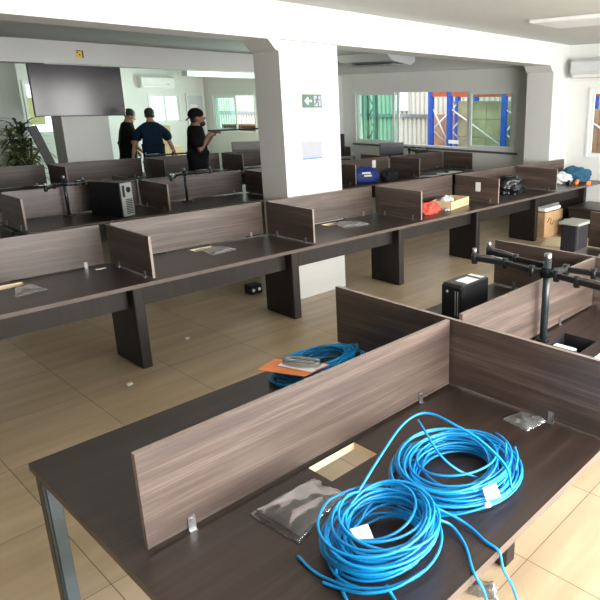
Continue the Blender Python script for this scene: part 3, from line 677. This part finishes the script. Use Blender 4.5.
# ------------------------------------------------------------------ under and around the long row (right)
cx = thing('cardboard_box', (7.95, 4.45, 0), 'open brown cardboard box with marker scrawl under the right end of the long row', 'box')
mb = MB(); mb.box(7.70, 8.24, 4.24, 4.60, 0, 0.004); mb.box(7.70, 8.24, 4.24, 4.244, 0.004, 0.37); mb.box(7.70, 8.24, 4.596, 4.60, 0.004, 0.37); mb.box(7.70, 7.704, 4.244, 4.596, 0.004, 0.37); mb.box(8.236, 8.24, 4.244, 4.596, 0.004, 0.37); mb.box(7.704, 8.236, 4.244, 4.596, 0.34, 0.345)
mb.build('carton', M['kraft'], cx)
MB().tube([(7.78, 4.2385, 0.22), (7.84, 4.2385, 0.28), (7.90, 4.2385, 0.25), (7.86, 4.2385, 0.20), (7.93, 4.2385, 0.17), (7.98, 4.2385, 0.24)], 0.006, 5).build('marker_scrawl', M['black'], cx)
single('flattened_cardboard', MB().prism([(7.22, 4.02, 0.002), (7.75, 4.2, 0.002), (8.0, 3.95, 0.002), (7.42, 3.66, 0.002)], (0, 0, 0.012)), M['mdf'], (7.7, 3.8, 0.002), 'flattened pale cardboard on the floor before the brown box', 'cardboard')
rl = thing('tape_roll', (8.02, 4.02, 0.0145), 'white and violet roll standing beside the brown cardboard box', 'roll')
MB().cyl((8.02, 4.02, 0.0145), (8.02, 4.02, 0.26), 0.075, seg=20).build('roll_body', M['white'], rl); MB().cyl((8.02, 4.02, 0.09), (8.02, 4.02, 0.19), 0.0765, seg=20).build('label_band', M['purple'], rl)
# low seat with a black mesh back
st = thing('stool', (6.95, 3.42, 0), 'grey-topped low stool hung with black mesh, right photo edge', 'stool')
MB().box(6.84, 7.22, 3.28, 3.58, 0.42, 0.46, 0.02, seg=2).build('seat', M['seat_grey'], st)
MB().box(6.87, 7.19, 3.31, 3.55, 0.05, 0.419, 0.03, seg=2).build('mesh_skirt', M['mesh_cloth'], st)
for sx in (6.90, 7.16):
    for sy in (3.34, 3.52): MB().cyl((sx, sy, 0), (sx, sy, 0.05), 0.018).build('foot', M['black'], st)
fs = single('foam_slab', MB().box(7.74, 8.20, 4.25, 4.58, 0.3725, 0.43, 0.012), M['foam'], (7.97, 4.4, 0.3725), 'white foam slab on top of the brown cardboard box', 'foam')
# low cabinet by the right wall
cbt = thing('side_cabinet', (8.55, 3.2, 0), 'low dark walnut cabinet against the right wall behind the stool', 'cabinet')
MB().box(8.12, 8.80, 2.3, 4.08, 0.05, 0.405).build('body', M['leg'], cbt)
MB().box(8.10, 8.82, 2.28, 4.10, 0.406, 0.43, 0.002).build('cabinet_top', M['top'], cbt)
MB().box(8.15, 8.77, 2.33, 4.05, 0.0, 0.049).build('plinth', M['black'], cbt)
for y0, y1 in ((2.32, 3.195), (3.205, 4.06)):
    dd = MB().box(8.102, 8.119, y0, y1, 0.06, 0.395, 0.002).build('door', M['leg'], cbt)
    MB().box(8.092, 8.1015, (y0+y1)/2-0.05, (y0+y1)/2+0.05, 0.34, 0.355).build('handle', M['black_metal'], dd)

# black case under the long row by the column
cs = thing('power_strip_box', (3.40, 5.22, 0), 'small black box of plugs on the floor behind a leg of the long row', 'power box')
MB().box(3.34, 3.48, 5.15, 5.27, 0, 0.10, 0.01).build('casing', M['black'], cs)
for k in range(2): MB().cyl((3.37+k*0.07, 5.149, 0.05), (3.37+k*0.07, 5.142, 0.05), 0.017).build('plug', M['white'], cs)
# scraps of paper on the floor
for (x, y, a, lb) in ((1.60, 4.06, 0.3, 'white paper scrap on the floor below the first leg of the long row'), (2.31, 4.55, 1.0, 'white paper scrap on the floor between two legs of the long row')):
    mb = MB().prism([(-0.02, -0.012, 0.001), (0.018, -0.016, 0.001), (0.022, 0.012, 0.001), (-0.012, 0.016, 0.001)], (0.002, 0.001, 0.008))
    o = mb.build('paper_scrap', M['paper']); o.location = (x, y, 0); o.rotation_euler = (0, 0, a); tag(o, lb, 'paper scrap')

# ------------------------------------------------------------------ things on walls, column and ceiling
es = thing('exit_sign', (3.855, 4.664, 1.915), 'green emergency exit sign with arrow and running man on the white column', 'sign')
MB().box(3.74, 3.975, 4.664, 4.6695, 1.853, 1.975, 0.001).build('sign_plate', M['green_sign'], es)
mb = MB(); yS = 4.6625
mb.prism([(3.765, yS, 1.915), (3.805, yS, 1.95), (3.815, yS, 1.938), (3.80, yS, 1.924), (3.85, yS, 1.924), (3.85, yS, 1.906), (3.80, yS, 1.906), (3.815, yS, 1.892), (3.805, yS, 1.88)], (0, 0.0012, 0)); mb.build('arrow', M['white'], es)
pn = MB().box(3.878, 3.962, 4.6625, 4.6638, 1.866, 1.962).build('pictogram_panel', M['paper_soft'], es)
mb = MB(); y9 = 4.6605
mb.cyl((3.925, 4.6624, 1.952), (3.925, y9, 1.952), 0.0095, seg=12)
for a, b, r in (((3.920, 1.940), (3.912, 1.912), 0.007), ((3.918, 1.936), (3.940, 1.922), 0.0045), ((3.940, 1.922), (3.952, 1.930), 0.004), ((3.918, 1.936), (3.898, 1.930), 0.0045), ((3.898, 1.930), (3.890, 1.916), 0.004), ((3.912, 1.912), (3.932, 1.898), 0.0055), ((3.932, 1.898), (3.928, 1.872), 0.005), ((3.912, 1.912), (3.900, 1.892), 0.0055), ((3.900, 1.892), (3.880, 1.884), 0.005)):
    mb.tube([(a[0], 4.6618, a[1]), (b[0], 4.6618, b[1])], r*0.9, 6)
mb.build('running_man', M['green_sign'], pn)
nt_ = thing('paper_notice', (3.83, 4.668, 1.37), 'printed paper notice with a blue bottom stripe on the white column', 'notice')
MB().box(3.71, 3.955, 4.6675, 4.6695, 1.372, 1.54).build('sheet', M['paper_soft'], nt_)
MB().box(3.712, 3.953, 4.6663, 4.6673, 1.374, 1.388).build('blue_stripe', M['blue_ink'], nt_)
mb = MB(); mb.box(3.76, 3.89, 4.6663, 4.6673, 1.505, 1.511)
for k, (a, b) in enumerate(((3.73, 3.93), (3.73, 3.90), (3.73, 3.935), (3.73, 3.86), (3.73, 3.92))): mb.box(a, b, 4.6665, 4.6673, 1.478-k*0.019, 1.482-k*0.019)
mb.build('printed_lines', M['ink'], nt_)
ys_ = thing('warning_sticker', (3.935, 10.015, 2.53), 'small yellow and black sticker on the far beam above the television', 'sign')
MB().box(3.88, 3.99, 10.014, 10.0185, 2.53, 2.635).build('plate', M['yellow'], ys_)
mb = MB(); mb.box(3.97, 3.99, 10.012, 10.0135, 2.53, 2.635); mb.cyl((3.91, 10.0135, 2.605), (3.91, 10.012, 2.605), 0.012); mb.cyl((3.935, 10.0135, 2.572), (3.935, 10.012, 2.572), 0.012); mb.box(3.89, 3.96, 10.012, 10.0135, 2.623, 2.635)
mb.build('symbol', M['sign_black'], ys_)

tv = thing('television', (3.88, 9.93, 1.70), 'large black wall television hanging in front of the far white column', 'television')
MB().box(3.18, 4.45, 9.90, 9.945, 1.70, 2.415, 0.005).build('housing', M['black'], tv)
MB().box(3.188, 4.442, 9.8975, 9.8995, 1.715, 2.407).build('display', M['tv'], tv)
MB().box(3.65, 4.10, 9.946, 10.018, 1.90, 2.25, 0.004).build('wall_bracket', M['black_metal'], tv)

def wall_ac(loc, rz, label, w=0.82, d=0.21, h=0.27, mat='ac_grey'):
    t = thing('air_conditioner', loc, label, 'air conditioner', 'wall air conditioners', rz)
    mb = MB(); n = 8; prof = [(0, 0), (0, h), (-d*0.75, h), (-d*0.95, h*0.85), (-d, h*0.35), (-d*0.72, 0)]
    mb.prism([(-w/2, y, z) for y, z in prof], (w, 0, 0)); mb.build('casing', M[mat], t, False)
    MB().box(-w/2+0.03, w/2-0.03, -d*0.93, -d*0.80, 0.012, 0.05, 0.004).build('air_louver', M['white'], t, False)
    MB().box(w*0.25, w*0.33, -d-0.001, -d+0.004, h*0.30, h*0.36).build('display_strip', M['grey'], t, False)
    return t
wall_ac((8.965, 4.12, 2.26), R(-90), 'pale grey air conditioner at the right edge above the small window')
wall_ac((7.72, YB-0.001, 2.24), 0, 'white air conditioner on the far wall beyond the men', 0.85, 0.22, 0.28, 'white')
ca = thing('ceiling_air_conditioner', (8.4, 8.5, 2.55), 'grey ceiling unit hanging near the big window beyond the beam', 'air conditioner')
MB().prism([(8.05, 7.7, 2.74), (8.82, 7.7, 2.74), (8.82, 7.7, 2.62), (8.70, 7.7, 2.56), (8.2, 7.7, 2.62)], (0, 1.35, 0)).build('casing', M['ac_grey'], ca)
MB().box(8.30, 8.62, 7.8, 8.95, 2.555, 2.57).build('grille', M['grey'], ca)
MB().box(8.05, 8.82, 7.7, 9.05, 2.7401, 2.7499).build('mounting_plate', M['grey'], ca)
cl = thing('ceiling_light', (6.3, 3.3, 2.70), 'flat unlit ceiling light panel at the top right corner', 'ceiling light')
MB().box(5.99, 6.62, 2.75, 3.62, 2.715, 2.7495, 0.008).build('housing', M['white'], cl)
MB().box(6.03, 6.58, 2.79, 3.58, 2.708, 2.7145).build('diffuser', M['ac_grey'], cl)

# ------------------------------------------------------------------ plants, leaning board
def plant(loc, h, label, seed, spread=0.35, mat=('leaf', 'leaf2'), nst=4):
    rnd = random.Random(seed); t = thing('potted_plant', loc, label, 'plant', 'potted dracaena plants')
    MB().lathe((0, 0, 0), [(0.13, 0), (0.17, 0.3), (0.165, 0.3), (0.155, 0.28)], 20).build('pot', M['pot'], t, False)
    for q in range(nst):
        a = rnd.uniform(0, 6.28); hh = h*rnd.uniform(0.72, 1.0) if q else h*0.93; r = spread*0.45*rnd.uniform(0.3, 1.0)
        top = Vector((r*math.cos(a), r*math.sin(a), hh))
        MB().tube(smooth_path([(0.04*math.cos(a), 0.04*math.sin(a), 0.27), (top.x*0.4, top.y*0.4, hh*0.6), tuple(top)], 5), 0.012, 6).build('stem', M['bark'], t, False)
        lf = bmesh.new()
        for k in range(46):
            f = k/46; base = Vector((top.x*(0.55+0.45*f), top.y*(0.55+0.45*f), hh*(0.55+0.45*f)))
            az = k*2.4+rnd.uniform(-0.4, 0.4); el = rnd.uniform(0.0, 1.3); L = rnd.uniform(0.14, 0.27)*spread/0.35; wd = rnd.uniform(0.016, 0.028)
            d0 = Vector((math.cos(az), math.sin(az), 0)); sd = Vector((-math.sin(az), math.cos(az), 0)); rows = []
            for i in range(6):
                s_ = i/5; p = base+d0*(L*s_)+Vector((0, 0, L*(el*s_-s_*s_*0.7)))
                wv = wd*math.sin(math.pi*min(0.97, 0.12+0.86*s_)) if i < 5 else 0.001
                rows.append((lf.verts.new(p-sd*wv), lf.verts.new(p-Vector((0, 0, 0.004))), lf.verts.new(p+sd*wv)))
            for u, v in zip(rows, rows[1:]):
                lf.faces.new((u[0], u[1], v[1], v[0])); lf.faces.new((u[1], u[2], v[2], v[1]))
        MB().add(lf, 0, None, True).build('foliage', M[mat[q % 2]], t, False)
    return t

plant((3.12, 10.50, 0), 1.70, 'larger dark green potted plant beside the far white column', 4, 0.42, nst=7)
plant((2.30, 10.45, 0), 1.5, 'smaller potted plant at the left photo edge', 9, 0.36, nst=5)
lb = MB().box(-0.06, 0.06, -0.015, 0.015, 0, 1.62, 0.004)
o = lb.build('leaning_board', M['board_green']); o.location = (3.60, 9.955, 0.02); o.rotation_euler = (0, R(-17), 0); tag(o, 'dark green-grey board leaning among the plants beside the far column', 'board')

# ------------------------------------------------------------------ cartons beyond the men
for i, (x, y, z, w, d, h, a, lb_) in enumerate(((6.12, 12.1, 0.0, 0.56, 0.45, 0.55, 0, 'bottom brown carton of the stack beyond the man in navy'), (6.13, 12.1, 0.551, 0.54, 0.42, 0.50, 4, 'middle brown carton of the stack beyond the man in navy'), (6.02, 12.12, 1.052, 0.40, 0.36, 0.40, -5, 'topmost pale carton of the stack beyond the man in navy'))):
    t = thing('cardboard_box', (x, y, z), lb_, 'box', 'cartons stacked beyond the men', R(a))
    MB().box(-w/2, w/2, -d/2, d/2, 0, h, 0.004).build('carton', M['kraft_pale' if i else 'kraft'], t, False)
    MB().box(-0.03, 0.03, -d/2-0.001, d/2+0.001, h-0.08, h+0.001).build('packing_tape', M['kraft'], t, False)

# ------------------------------------------------------------------ people
def skin_mesh(verts, edges, root=0, sub=2):
    """verts = {name: (xyz, radius)}; returns a bmesh of the grown surface"""
    names = list(verts); me = bpy.data.meshes.new('skel')
    me.from_pydata([verts[n][0] for n in names], [(names.index(a), names.index(b)) for a, b in edges], [])
    ob = bpy.data.objects.new('skel', me); COL.objects.link(ob)
    ob.modifiers.new('skin', 'SKIN'); sk = me.skin_vertices[0].data
    for i, n in enumerate(names):
        r = verts[n][1]; sk[i].radius = (r, r) if not isinstance(r, tuple) else r
        sk[i].use_root = (i == root)
    m = ob.modifiers.new('sub', 'SUBSURF'); m.levels = sub; m.render_levels = sub
    bpy.context.view_layer.update()
    ev = ob.evaluated_get(bpy.context.evaluated_depsgraph_get()); m2 = bpy.data.meshes.new_from_object(ev)
    bm = bmesh.new(); bm.from_mesh(m2); bpy.data.objects.remove(ob); bpy.data.meshes.remove(m2); bpy.data.meshes.remove(me)
    return bm
def fuse(bm, voxel):
    """fuse overlapping closed shells into one continuous surface"""
    me = bpy.data.meshes.new('fuse'); bm.to_mesh(me); bm.free(); ob = bpy.data.objects.new('fuse', me); COL.objects.link(ob)
    m = ob.modifiers.new('rm', 'REMESH'); m.mode = 'VOXEL'; m.voxel_size = voxel; m.use_smooth_shade = True
    s_ = ob.modifiers.new('sm', 'SMOOTH'); s_.factor = 0.5; s_.iterations = 3
    bpy.context.view_layer.update()
    ev = ob.evaluated_get(bpy.context.evaluated_depsgraph_get()); m2 = bpy.data.meshes.new_from_object(ev)
    out = bmesh.new(); out.from_mesh(m2); bpy.data.objects.remove(ob); bpy.data.meshes.remove(m2); bpy.data.meshes.remove(me)
    return out
def lerp(a, b, t): return tuple(a[i]+(b[i]-a[i])*t for i in range(3))
def person(loc, rz, label, arms, head_rot, shirt, trousers, skin, hair_kind, lean=0.0, curl=0.35, scale=1.0, beard=False):
    t = thing('person', loc, label, 'person', None, rz); t.scale = (scale,)*3
    ln = lambda z: lean*max(0, z-0.95)          # forward lean of the trunk
    V = {'pelvis': ((0, ln(.95), .95), (.145, .11)), 'waist': ((0, ln(1.1), 1.10), (.135, .10)), 'chest': ((0, ln(1.3), 1.32), (.16, .115)), 'neck_base': ((0, ln(1.47), 1.475), (.10, .09)), 'neck': ((0, ln(1.55)+.015, 1.545), (.078, .08)), 'skull': ((0, ln(1.6)+.03, 1.60), (.06, .065))}
    E_ = [('pelvis', 'waist'), ('waist', 'chest'), ('chest', 'neck_base'), ('neck_base', 'neck'), ('neck', 'skull')]
    for sd, sx in (('l', -1), ('r', 1)):
        V['hip'+sd] = ((sx*.095, 0, .88), .10); V['knee'+sd] = ((sx*.105, .015, .49), .062); V['calf'+sd] = ((sx*.106, -.01, .36), .057); V['ankle'+sd] = ((sx*.11, -.02, .09), .038); V['ball'+sd] = ((sx*.12, .11, .035), .034); V['toe'+sd] = ((sx*.125, .17, .03), .026)
        E_ += [('pelvis', 'hip'+sd), ('hip'+sd, 'knee'+sd), ('knee'+sd, 'calf'+sd), ('calf'+sd, 'ankle'+sd), ('ankle'+sd, 'ball'+sd), ('ball'+sd, 'toe'+sd)]
        sh = (sx*.185, ln(1.42), 1.445); el, wr, hd = arms[sd]      # elbow, wrist, direction of the hand
        V['shoulder'+sd] = ((sx*.165, ln(1.40), 1.40), .05); V['elbow'+sd] = (el, .043); V['forearm'+sd] = (lerp(el, wr, .3), .042); V['wrist'+sd] = (wr, (.027, .024))
        H = Vector(hd).normalized(); W_ = Vector(wr); side = H.cross(Vector((0, 0, 1)) if abs(H.z) < .85 else Vector((0, 1, 0))).normalized(); nrm = side.cross(H)
        V['palm'+sd] = (tuple(W_+H*.05), (.036, .02)); V['knuckle'+sd] = (tuple(W_+H*.085), (.038, .016))
        E_ += [('chest', 'shoulder'+sd), ('shoulder'+sd, 'elbow'+sd), ('elbow'+sd, 'forearm'+sd), ('forearm'+sd, 'wrist'+sd), ('wrist'+sd, 'palm'+sd), ('palm'+sd, 'knuckle'+sd)]
    body = skin_mesh(V, E_)
    mb = MB(); mb.add(body, 0, None, True)
    for sd, sx in (('l', -1), ('r', 1)):                            # five fingers rooted in each palm
        el, wr, hd = arms[sd]; H = Vector(hd).normalized(); W_ = Vector(wr)
        side = H.cross(Vector((0, 0, 1)) if abs(H.z) < .85 else Vector((0, 1, 0))).normalized(); nrm = side.cross(H)
        for k, (off, L) in enumerate(((-.030, .068), (-.010, .078), (.011, .073), (.030, .056))):
            p = W_+H*.075+side*off; pts = [p]; d = H.copy()
            for j in range(3):
                d = (Matrix.Rotation(-curl*(0.8+0.5*j), 3, side) @ d); p = p+d*(L/3); pts.append(p)
            fv = {str(j): (tuple(q), .0095-.001*j) for j, q in enumerate(pts)}
            mb.add(skin_mesh(fv, [('0', '1'), ('1', '2'), ('2', '3')], sub=1), 0, None, True)
        ts = -1 if sd == 'r' else 1
        tp = W_+H*.03+side*(.022*ts); t1 = tp+(H*.6+side*ts*.8).normalized()*.035; t2 = t1+(H*.95-nrm*.3).normalized()*.032
        mb.add(skin_mesh({'0': (tuple(tp), .012), '1': (tuple(t1), .0105), '2': (tuple(t2), .009)}, [('0', '1'), ('1', '2')], sub=1), 0, None, True)
    hc = Vector((0, ln(1.66)+.04, 1.635)); hr = Euler((R(head_rot[0]), 0, R(head_rot[1])))
    hm = hr.to_matrix()
    def hp(x, y, z): return tuple(hc+hm @ Vector((x, y, z)))   # a point in head axes
    mb.ell(hp(0, -.005, .02), (.081, .100, .104), rot=hr, sub=3); mb.ell(hp(0, .03, -.055), (.056, .06, .06), rot=hr, sub=3)
    mb.ell(hp(0, .097, -.012), (.014, .022, .024), rot=hr); mb.ell(hp(0, .086, -.058), (.026, .012, .008), rot=hr)
    for sx in (-1, 1): mb.ell(hp(sx*.077, -.005, -.005), (.012, .022, .034), rot=hr); mb.ell(hp(sx*.03, .08, .028), (.022, .012, .008), rot=hr)
    o = MB(); o.bm.free(); o.bm = fuse(mb.bm, .0075)
    for f in o.bm.faces: f.smooth = True
    body_o = o.build('body', M[skin], t, False)
    for sx in (-1, 1): MB().ell(hp(sx*.032, .084, .012), (.012, .009, .009), rot=hr).build('eye', M['white'], body_o, False)
    # T-shirt
    S = {'hem': ((0, ln(.93), .84), (.21, .17)), 'pelvis': ((0, ln(.97), .97), (.195, .155)), 'waist': ((0, ln(1.1), 1.12), (.178, .142)), 'chest': ((0, ln(1.3), 1.31), (.185, .14)), 'neck_base': ((0, ln(1.44), 1.445), (.15, .12)), 'collar': ((0, ln(1.49)+.005, 1.54), (.095, .095))}
    SE = [('hem', 'pelvis'), ('pelvis', 'waist'), ('waist', 'chest'), ('chest', 'neck_base'), ('neck_base', 'collar')]
    for sd, sx in (('l', -1), ('r', 1)):
        sh = (sx*.170, ln(1.42), 1.415); el = arms[sd][0]
        S['sh'+sd] = (sh, .122); S['mid'+sd] = (lerp((sx*.20, ln(1.42), 1.43), el, .38), .098); S['cuff'+sd] = (lerp(sh, el, .85), .084)
        SE += [('chest', 'sh'+sd), ('sh'+sd, 'mid'+sd), ('mid'+sd, 'cuff'+sd)]
    MB().add(skin_mesh(S, SE, 1), 0, None, True).build('tshirt', M[shirt], t, False)
    Pn = {'top': ((0, ln(1.0), 1.06), (.175, .14)), 'pelvis': ((0, 0, .93), (.185, .15))}; PE = [('top', 'pelvis')]
    for sd, sx in (('l', -1), ('r', 1)):
        Pn['hip'+sd] = ((sx*.095, 0, .80), .125); Pn['knee'+sd] = ((sx*.105, .015, .49), .088); Pn['ank'+sd] = ((sx*.11, -.02, .09), .065)
        PE += [('pelvis', 'hip'+sd), ('hip'+sd, 'knee'+sd), ('knee'+sd, 'ank'+sd)]
    MB().add(skin_mesh(Pn, PE, 1), 0, None, True).build('trousers', M[trousers], t, False)
    for sx in (-1, 1):
        MB().ell((sx*.12, .06, .045), (.055, .15, .045), sub=3).build('shoe', M['shoe'], t, False)
    hb = MB()
    if hair_kind == 'short':
        hb.ell(hp(0, -.018, .038), (.089, .102, .098), rot=hr, sub=3)
        hb.build('hair', M['hair'], t, False)
    elif hair_kind == 'cap_back':
        hb.ell(hp(0, -.012, .045), (.090, .110, .094), rot=hr, sub=3); hb.build('cap', M['shirt_black'], t, False)
        MB().ell(hp(0, -.12, .0), (.065, .055, .010), rot=Euler((R(head_rot[0]+35), 0, R(head_rot[1])))).build('cap_visor', M['shirt_black'], t, False)
        MB().ell(hp(0, -.045, -.025), (.074, .055, .06), rot=hr, sub=3).build('hair', M['hair'], t, False)
    else:
        hb.ell(hp(0, -.012, .05), (.090, .108, .084), rot=hr, sub=3); hb.build('cap', M['hair'], t, False)
        MB().ell(hp(0, -.03, -.01), (.08, .075, .055), rot=hr, sub=3).build('hair', M['hair'], t, False)
    if beard: MB().ell(hp(0, .045, -.085), (.058, .058, .045), rot=hr, sub=3).build('beard', M['hair'], t, False)
    return t
# man in navy, seen from behind
person((5.36, 11.0, 0), R(-26), 'man in navy T-shirt and cap seen from behind, beyond the farthest desk row', {'l': ((-.29, .05, 1.15), (-.36, .13, .93), (-.1, .35, -1)), 'r': ((.29, .05, 1.15), (.37, .12, .93), (.1, .35, -1))}, (-22, 0), 'shirt_navy', 'jeans', 'skin', 'cap', 0.12, scale=1.02)
# man in black looking down, left of him
person((5.25, 11.82, 0), R(-105), 'man in black T-shirt with beard looking down, left of the man in navy', {'l': ((-.27, .06, 1.14), (-.22, .22, .95), (0, .5, -1)), 'r': ((.27, .08, 1.14), (.20, .25, .97), (0, .5, -1))}, (-28, 0), 'shirt_black', 'jeans', 'skin', 'short', 0.10, scale=1.01, beard=True)
# man in black with a backward cap, holding a long bar
p3 = person((4.80, 8.50, 0), R(-118), 'bearded man in black with backward cap, in profile, holding a long bar', {'l': ((-.26, .10, 1.21), (-.06, .25, 1.42), (.35, .8, .3)), 'r': ((.25, .02, 1.18), (.12, .17, 1.40), (-.35, .9, .3))}, (4, 0), 'shirt_black', 'jeans', 'skin2', 'cap_back', 0.0, 0.75, scale=1.03, beard=True)
bar = MB().box(4.86, 6.30, -0.02, 0.02, -0.012, 0.012, 0.002)
o = MB().box(0, 1.75, -0.022, 0.022, -0.012, 0.012, 0.002).build('long_bar', M['black_metal']); o.location = (4.90, 8.30, 1.50); o.rotation_euler = (0, R(0), R(8))
bar.bm.free()
tag(o, 'long thin dark bar held up by the man with the backward cap', 'bar')

# ------------------------------------------------------------------ outside: yard, store rack, corrugated wall
yd = struct('yard_ground', MB().box(XW+0.25, 20, -6, 26, -0.12, -0.02), M['yard'])
def corrugated(x, y0, y1, z0, z1, pitch=0.17, dep=0.05):
    t = bmesh.new(); pts = []; y = y0
    while y < y1:
        pts += [(x, y), (x, y+pitch*.5), (x+dep, y+pitch*.6), (x+dep, y+pitch*.9)]; y += pitch
    lo = [t.verts.new((p[0], p[1], z0)) for p in pts]; hi = [t.verts.new((p[0], p[1], z1)) for p in pts]
    lo2 = [t.verts.new((x+0.12, p[1], z0)) for p in pts]; hi2 = [t.verts.new((x+0.12, p[1], z1)) for p in pts]
    for i in range(len(pts)-1):
        t.faces.new((lo[i+1], lo[i], hi[i], hi[i+1])); t.faces.new((lo2[i], lo2[i+1], hi2[i+1], hi2[i])); t.faces.new((hi[i], hi2[i], hi2[i+1], hi[i+1]))
    return MB().add(t, 0)
struct('warehouse_wall', corrugated(13.6, 2.0, 24.0, -0.02, 1.49), M['corr'])
struct('warehouse_wall', corrugated(13.55, 2.0, 24.0, 1.58, 6.5), M['corr'])
struct('warehouse_rail', MB().box(13.52, 13.74, 2.0, 24.0, 1.49, 1.58), M['rack_steel'])
struct('warehouse_skylight_sheet', MB().box(13.50, 13.53, 12.06, 12.61, 1.67, 3.2), M['white'])
rk = thing('pallet_rack', (11.0, 4.0, -0.02), 'blue and orange pallet rack outside the big window', 'rack')
def upright(y, x0=11.0, x1=12.0, mat='rack_blue'):
    for x in (x0, x1): MB().box(x-0.05, x+0.05, y-0.05, y+0.05, -0.02, 4.0).build('upright', M[mat], rk)
    mb = MB(); z = 0.2; f = 1
    while z < 3.6:
        a, b = (x0+.05, x1-.05) if f > 0 else (x1-.05, x0+.05)
        mb.tube([(a, y, z), (b, y, z+0.55)], 0.02, 6); z += 0.55; f = -f
    mb.build('brace', M['white'], rk)
for y in (9.12, 8.58, 7.14, 5.6, 4.2): upright(y)
for (a, b) in ((8.63, 9.07), (7.19, 8.53), (5.65, 7.09), (4.25, 5.55)):
    for x in (11.0, 12.0):
        for z in (0.55, 2.03): MB().box(x-0.03, x+0.03, a, b, z, z+0.12).build('beam', M['rack_orange'], rk)
    mb = MB().tube([(11.02, a, 1.02), (11.02, b, 1.75)], 0.018, 6); mb.build('brace', M['white'], rk)
MB().box(10.94, 10.949, 8.28, 8.56, 1.02, 1.10).build('rack_label', M['paper'], rk)
tr = thing('lattice_post', (12.6, 12.45, -0.02), 'grey lattice post outside, behind the green left pane of the big window', 'post')
for dy in (0, 0.34): MB().box(12.55, 12.65, 12.5+dy-0.05, 12.5+dy+0.05, -0.02, 4).build('chord', M['rack_steel'], tr)
mb = MB(); z = 0.3; f = 0
while z < 3.6:
    mb.tube([(12.6, 12.55 if f else 12.79, z), (12.6, 12.79 if f else 12.55, z+0.3)], 0.02, 6); z += 0.3; f = 1-f
mb.build('lattice', M['rack_steel'], tr)
def goods(x, y, z, w, d, h, mat, label):
    t = thing('pallet_load', (x, y, z), label, 'goods', 'loads on the rack outside')
    MB().box(x-d/2, x+d/2, y-w/2, y+w/2, z, z+0.12).build('pallet', M['pallet'], t)
    mb = MB(); nx = 3
    for i in range(nx):
        for k in range(3):
            yy = y-w/2+0.02+i*(w-0.04)/nx; zz = z+0.121+k*(h/3)
            mb.box(x-d/2+0.03, x+d/2-0.03, yy+0.003, yy+(w-0.04)/nx-0.003, zz, zz+h/3-0.004, 0.008)
    mb.build('stacked_cartons', M[mat], t)
goods(12.75, 9.55, 0.0, 1.7, 0.85, 1.5, 'pink_box', 'reddish cartons piled behind the outdoor rack, beyond the open middle of the big window')
goods(11.5, 7.86, 0.671, 1.2, 0.85, 1.15, 'wrap_tan', 'tan wrapped load on the outdoor rack behind the right window pane')
goods(11.5, 6.32, 0.671, 1.15, 0.85, 1.1, 'wrap_tan', 'tan wrapped load at the right end of the big window')
goods(11.5, 4.9, 0.671, 1.15, 0.85, 1.0, 'pink_box', 'reddish cartons seen through the small window at the right edge')
pl = thing('pallet_stack', (9.75, 14.4, -0.02), 'stack of wooden pallets outside the far window', 'pallets')
for k in range(10):
    mb = MB(); z = -0.02+k*0.135
    for yy in (13.35, 14.2, 15.05): mb.box(9.35, 10.15, yy, yy+0.1, z+0.02, z+0.11)
    for j in range(6): mb.box(9.35+j*0.14, 9.44+j*0.14, 13.35, 15.15, z+0.1105, z+0.1345)
    mb.box(9.35, 10.15, 13.35, 13.45, z, z+0.0195); mb.box(9.35, 10.15, 14.2, 14.3, z, z+0.0195); mb.box(9.35, 10.15, 15.05, 15.15, z, z+0.0195)
    mb.build('pallet', M['pallet'], pl)
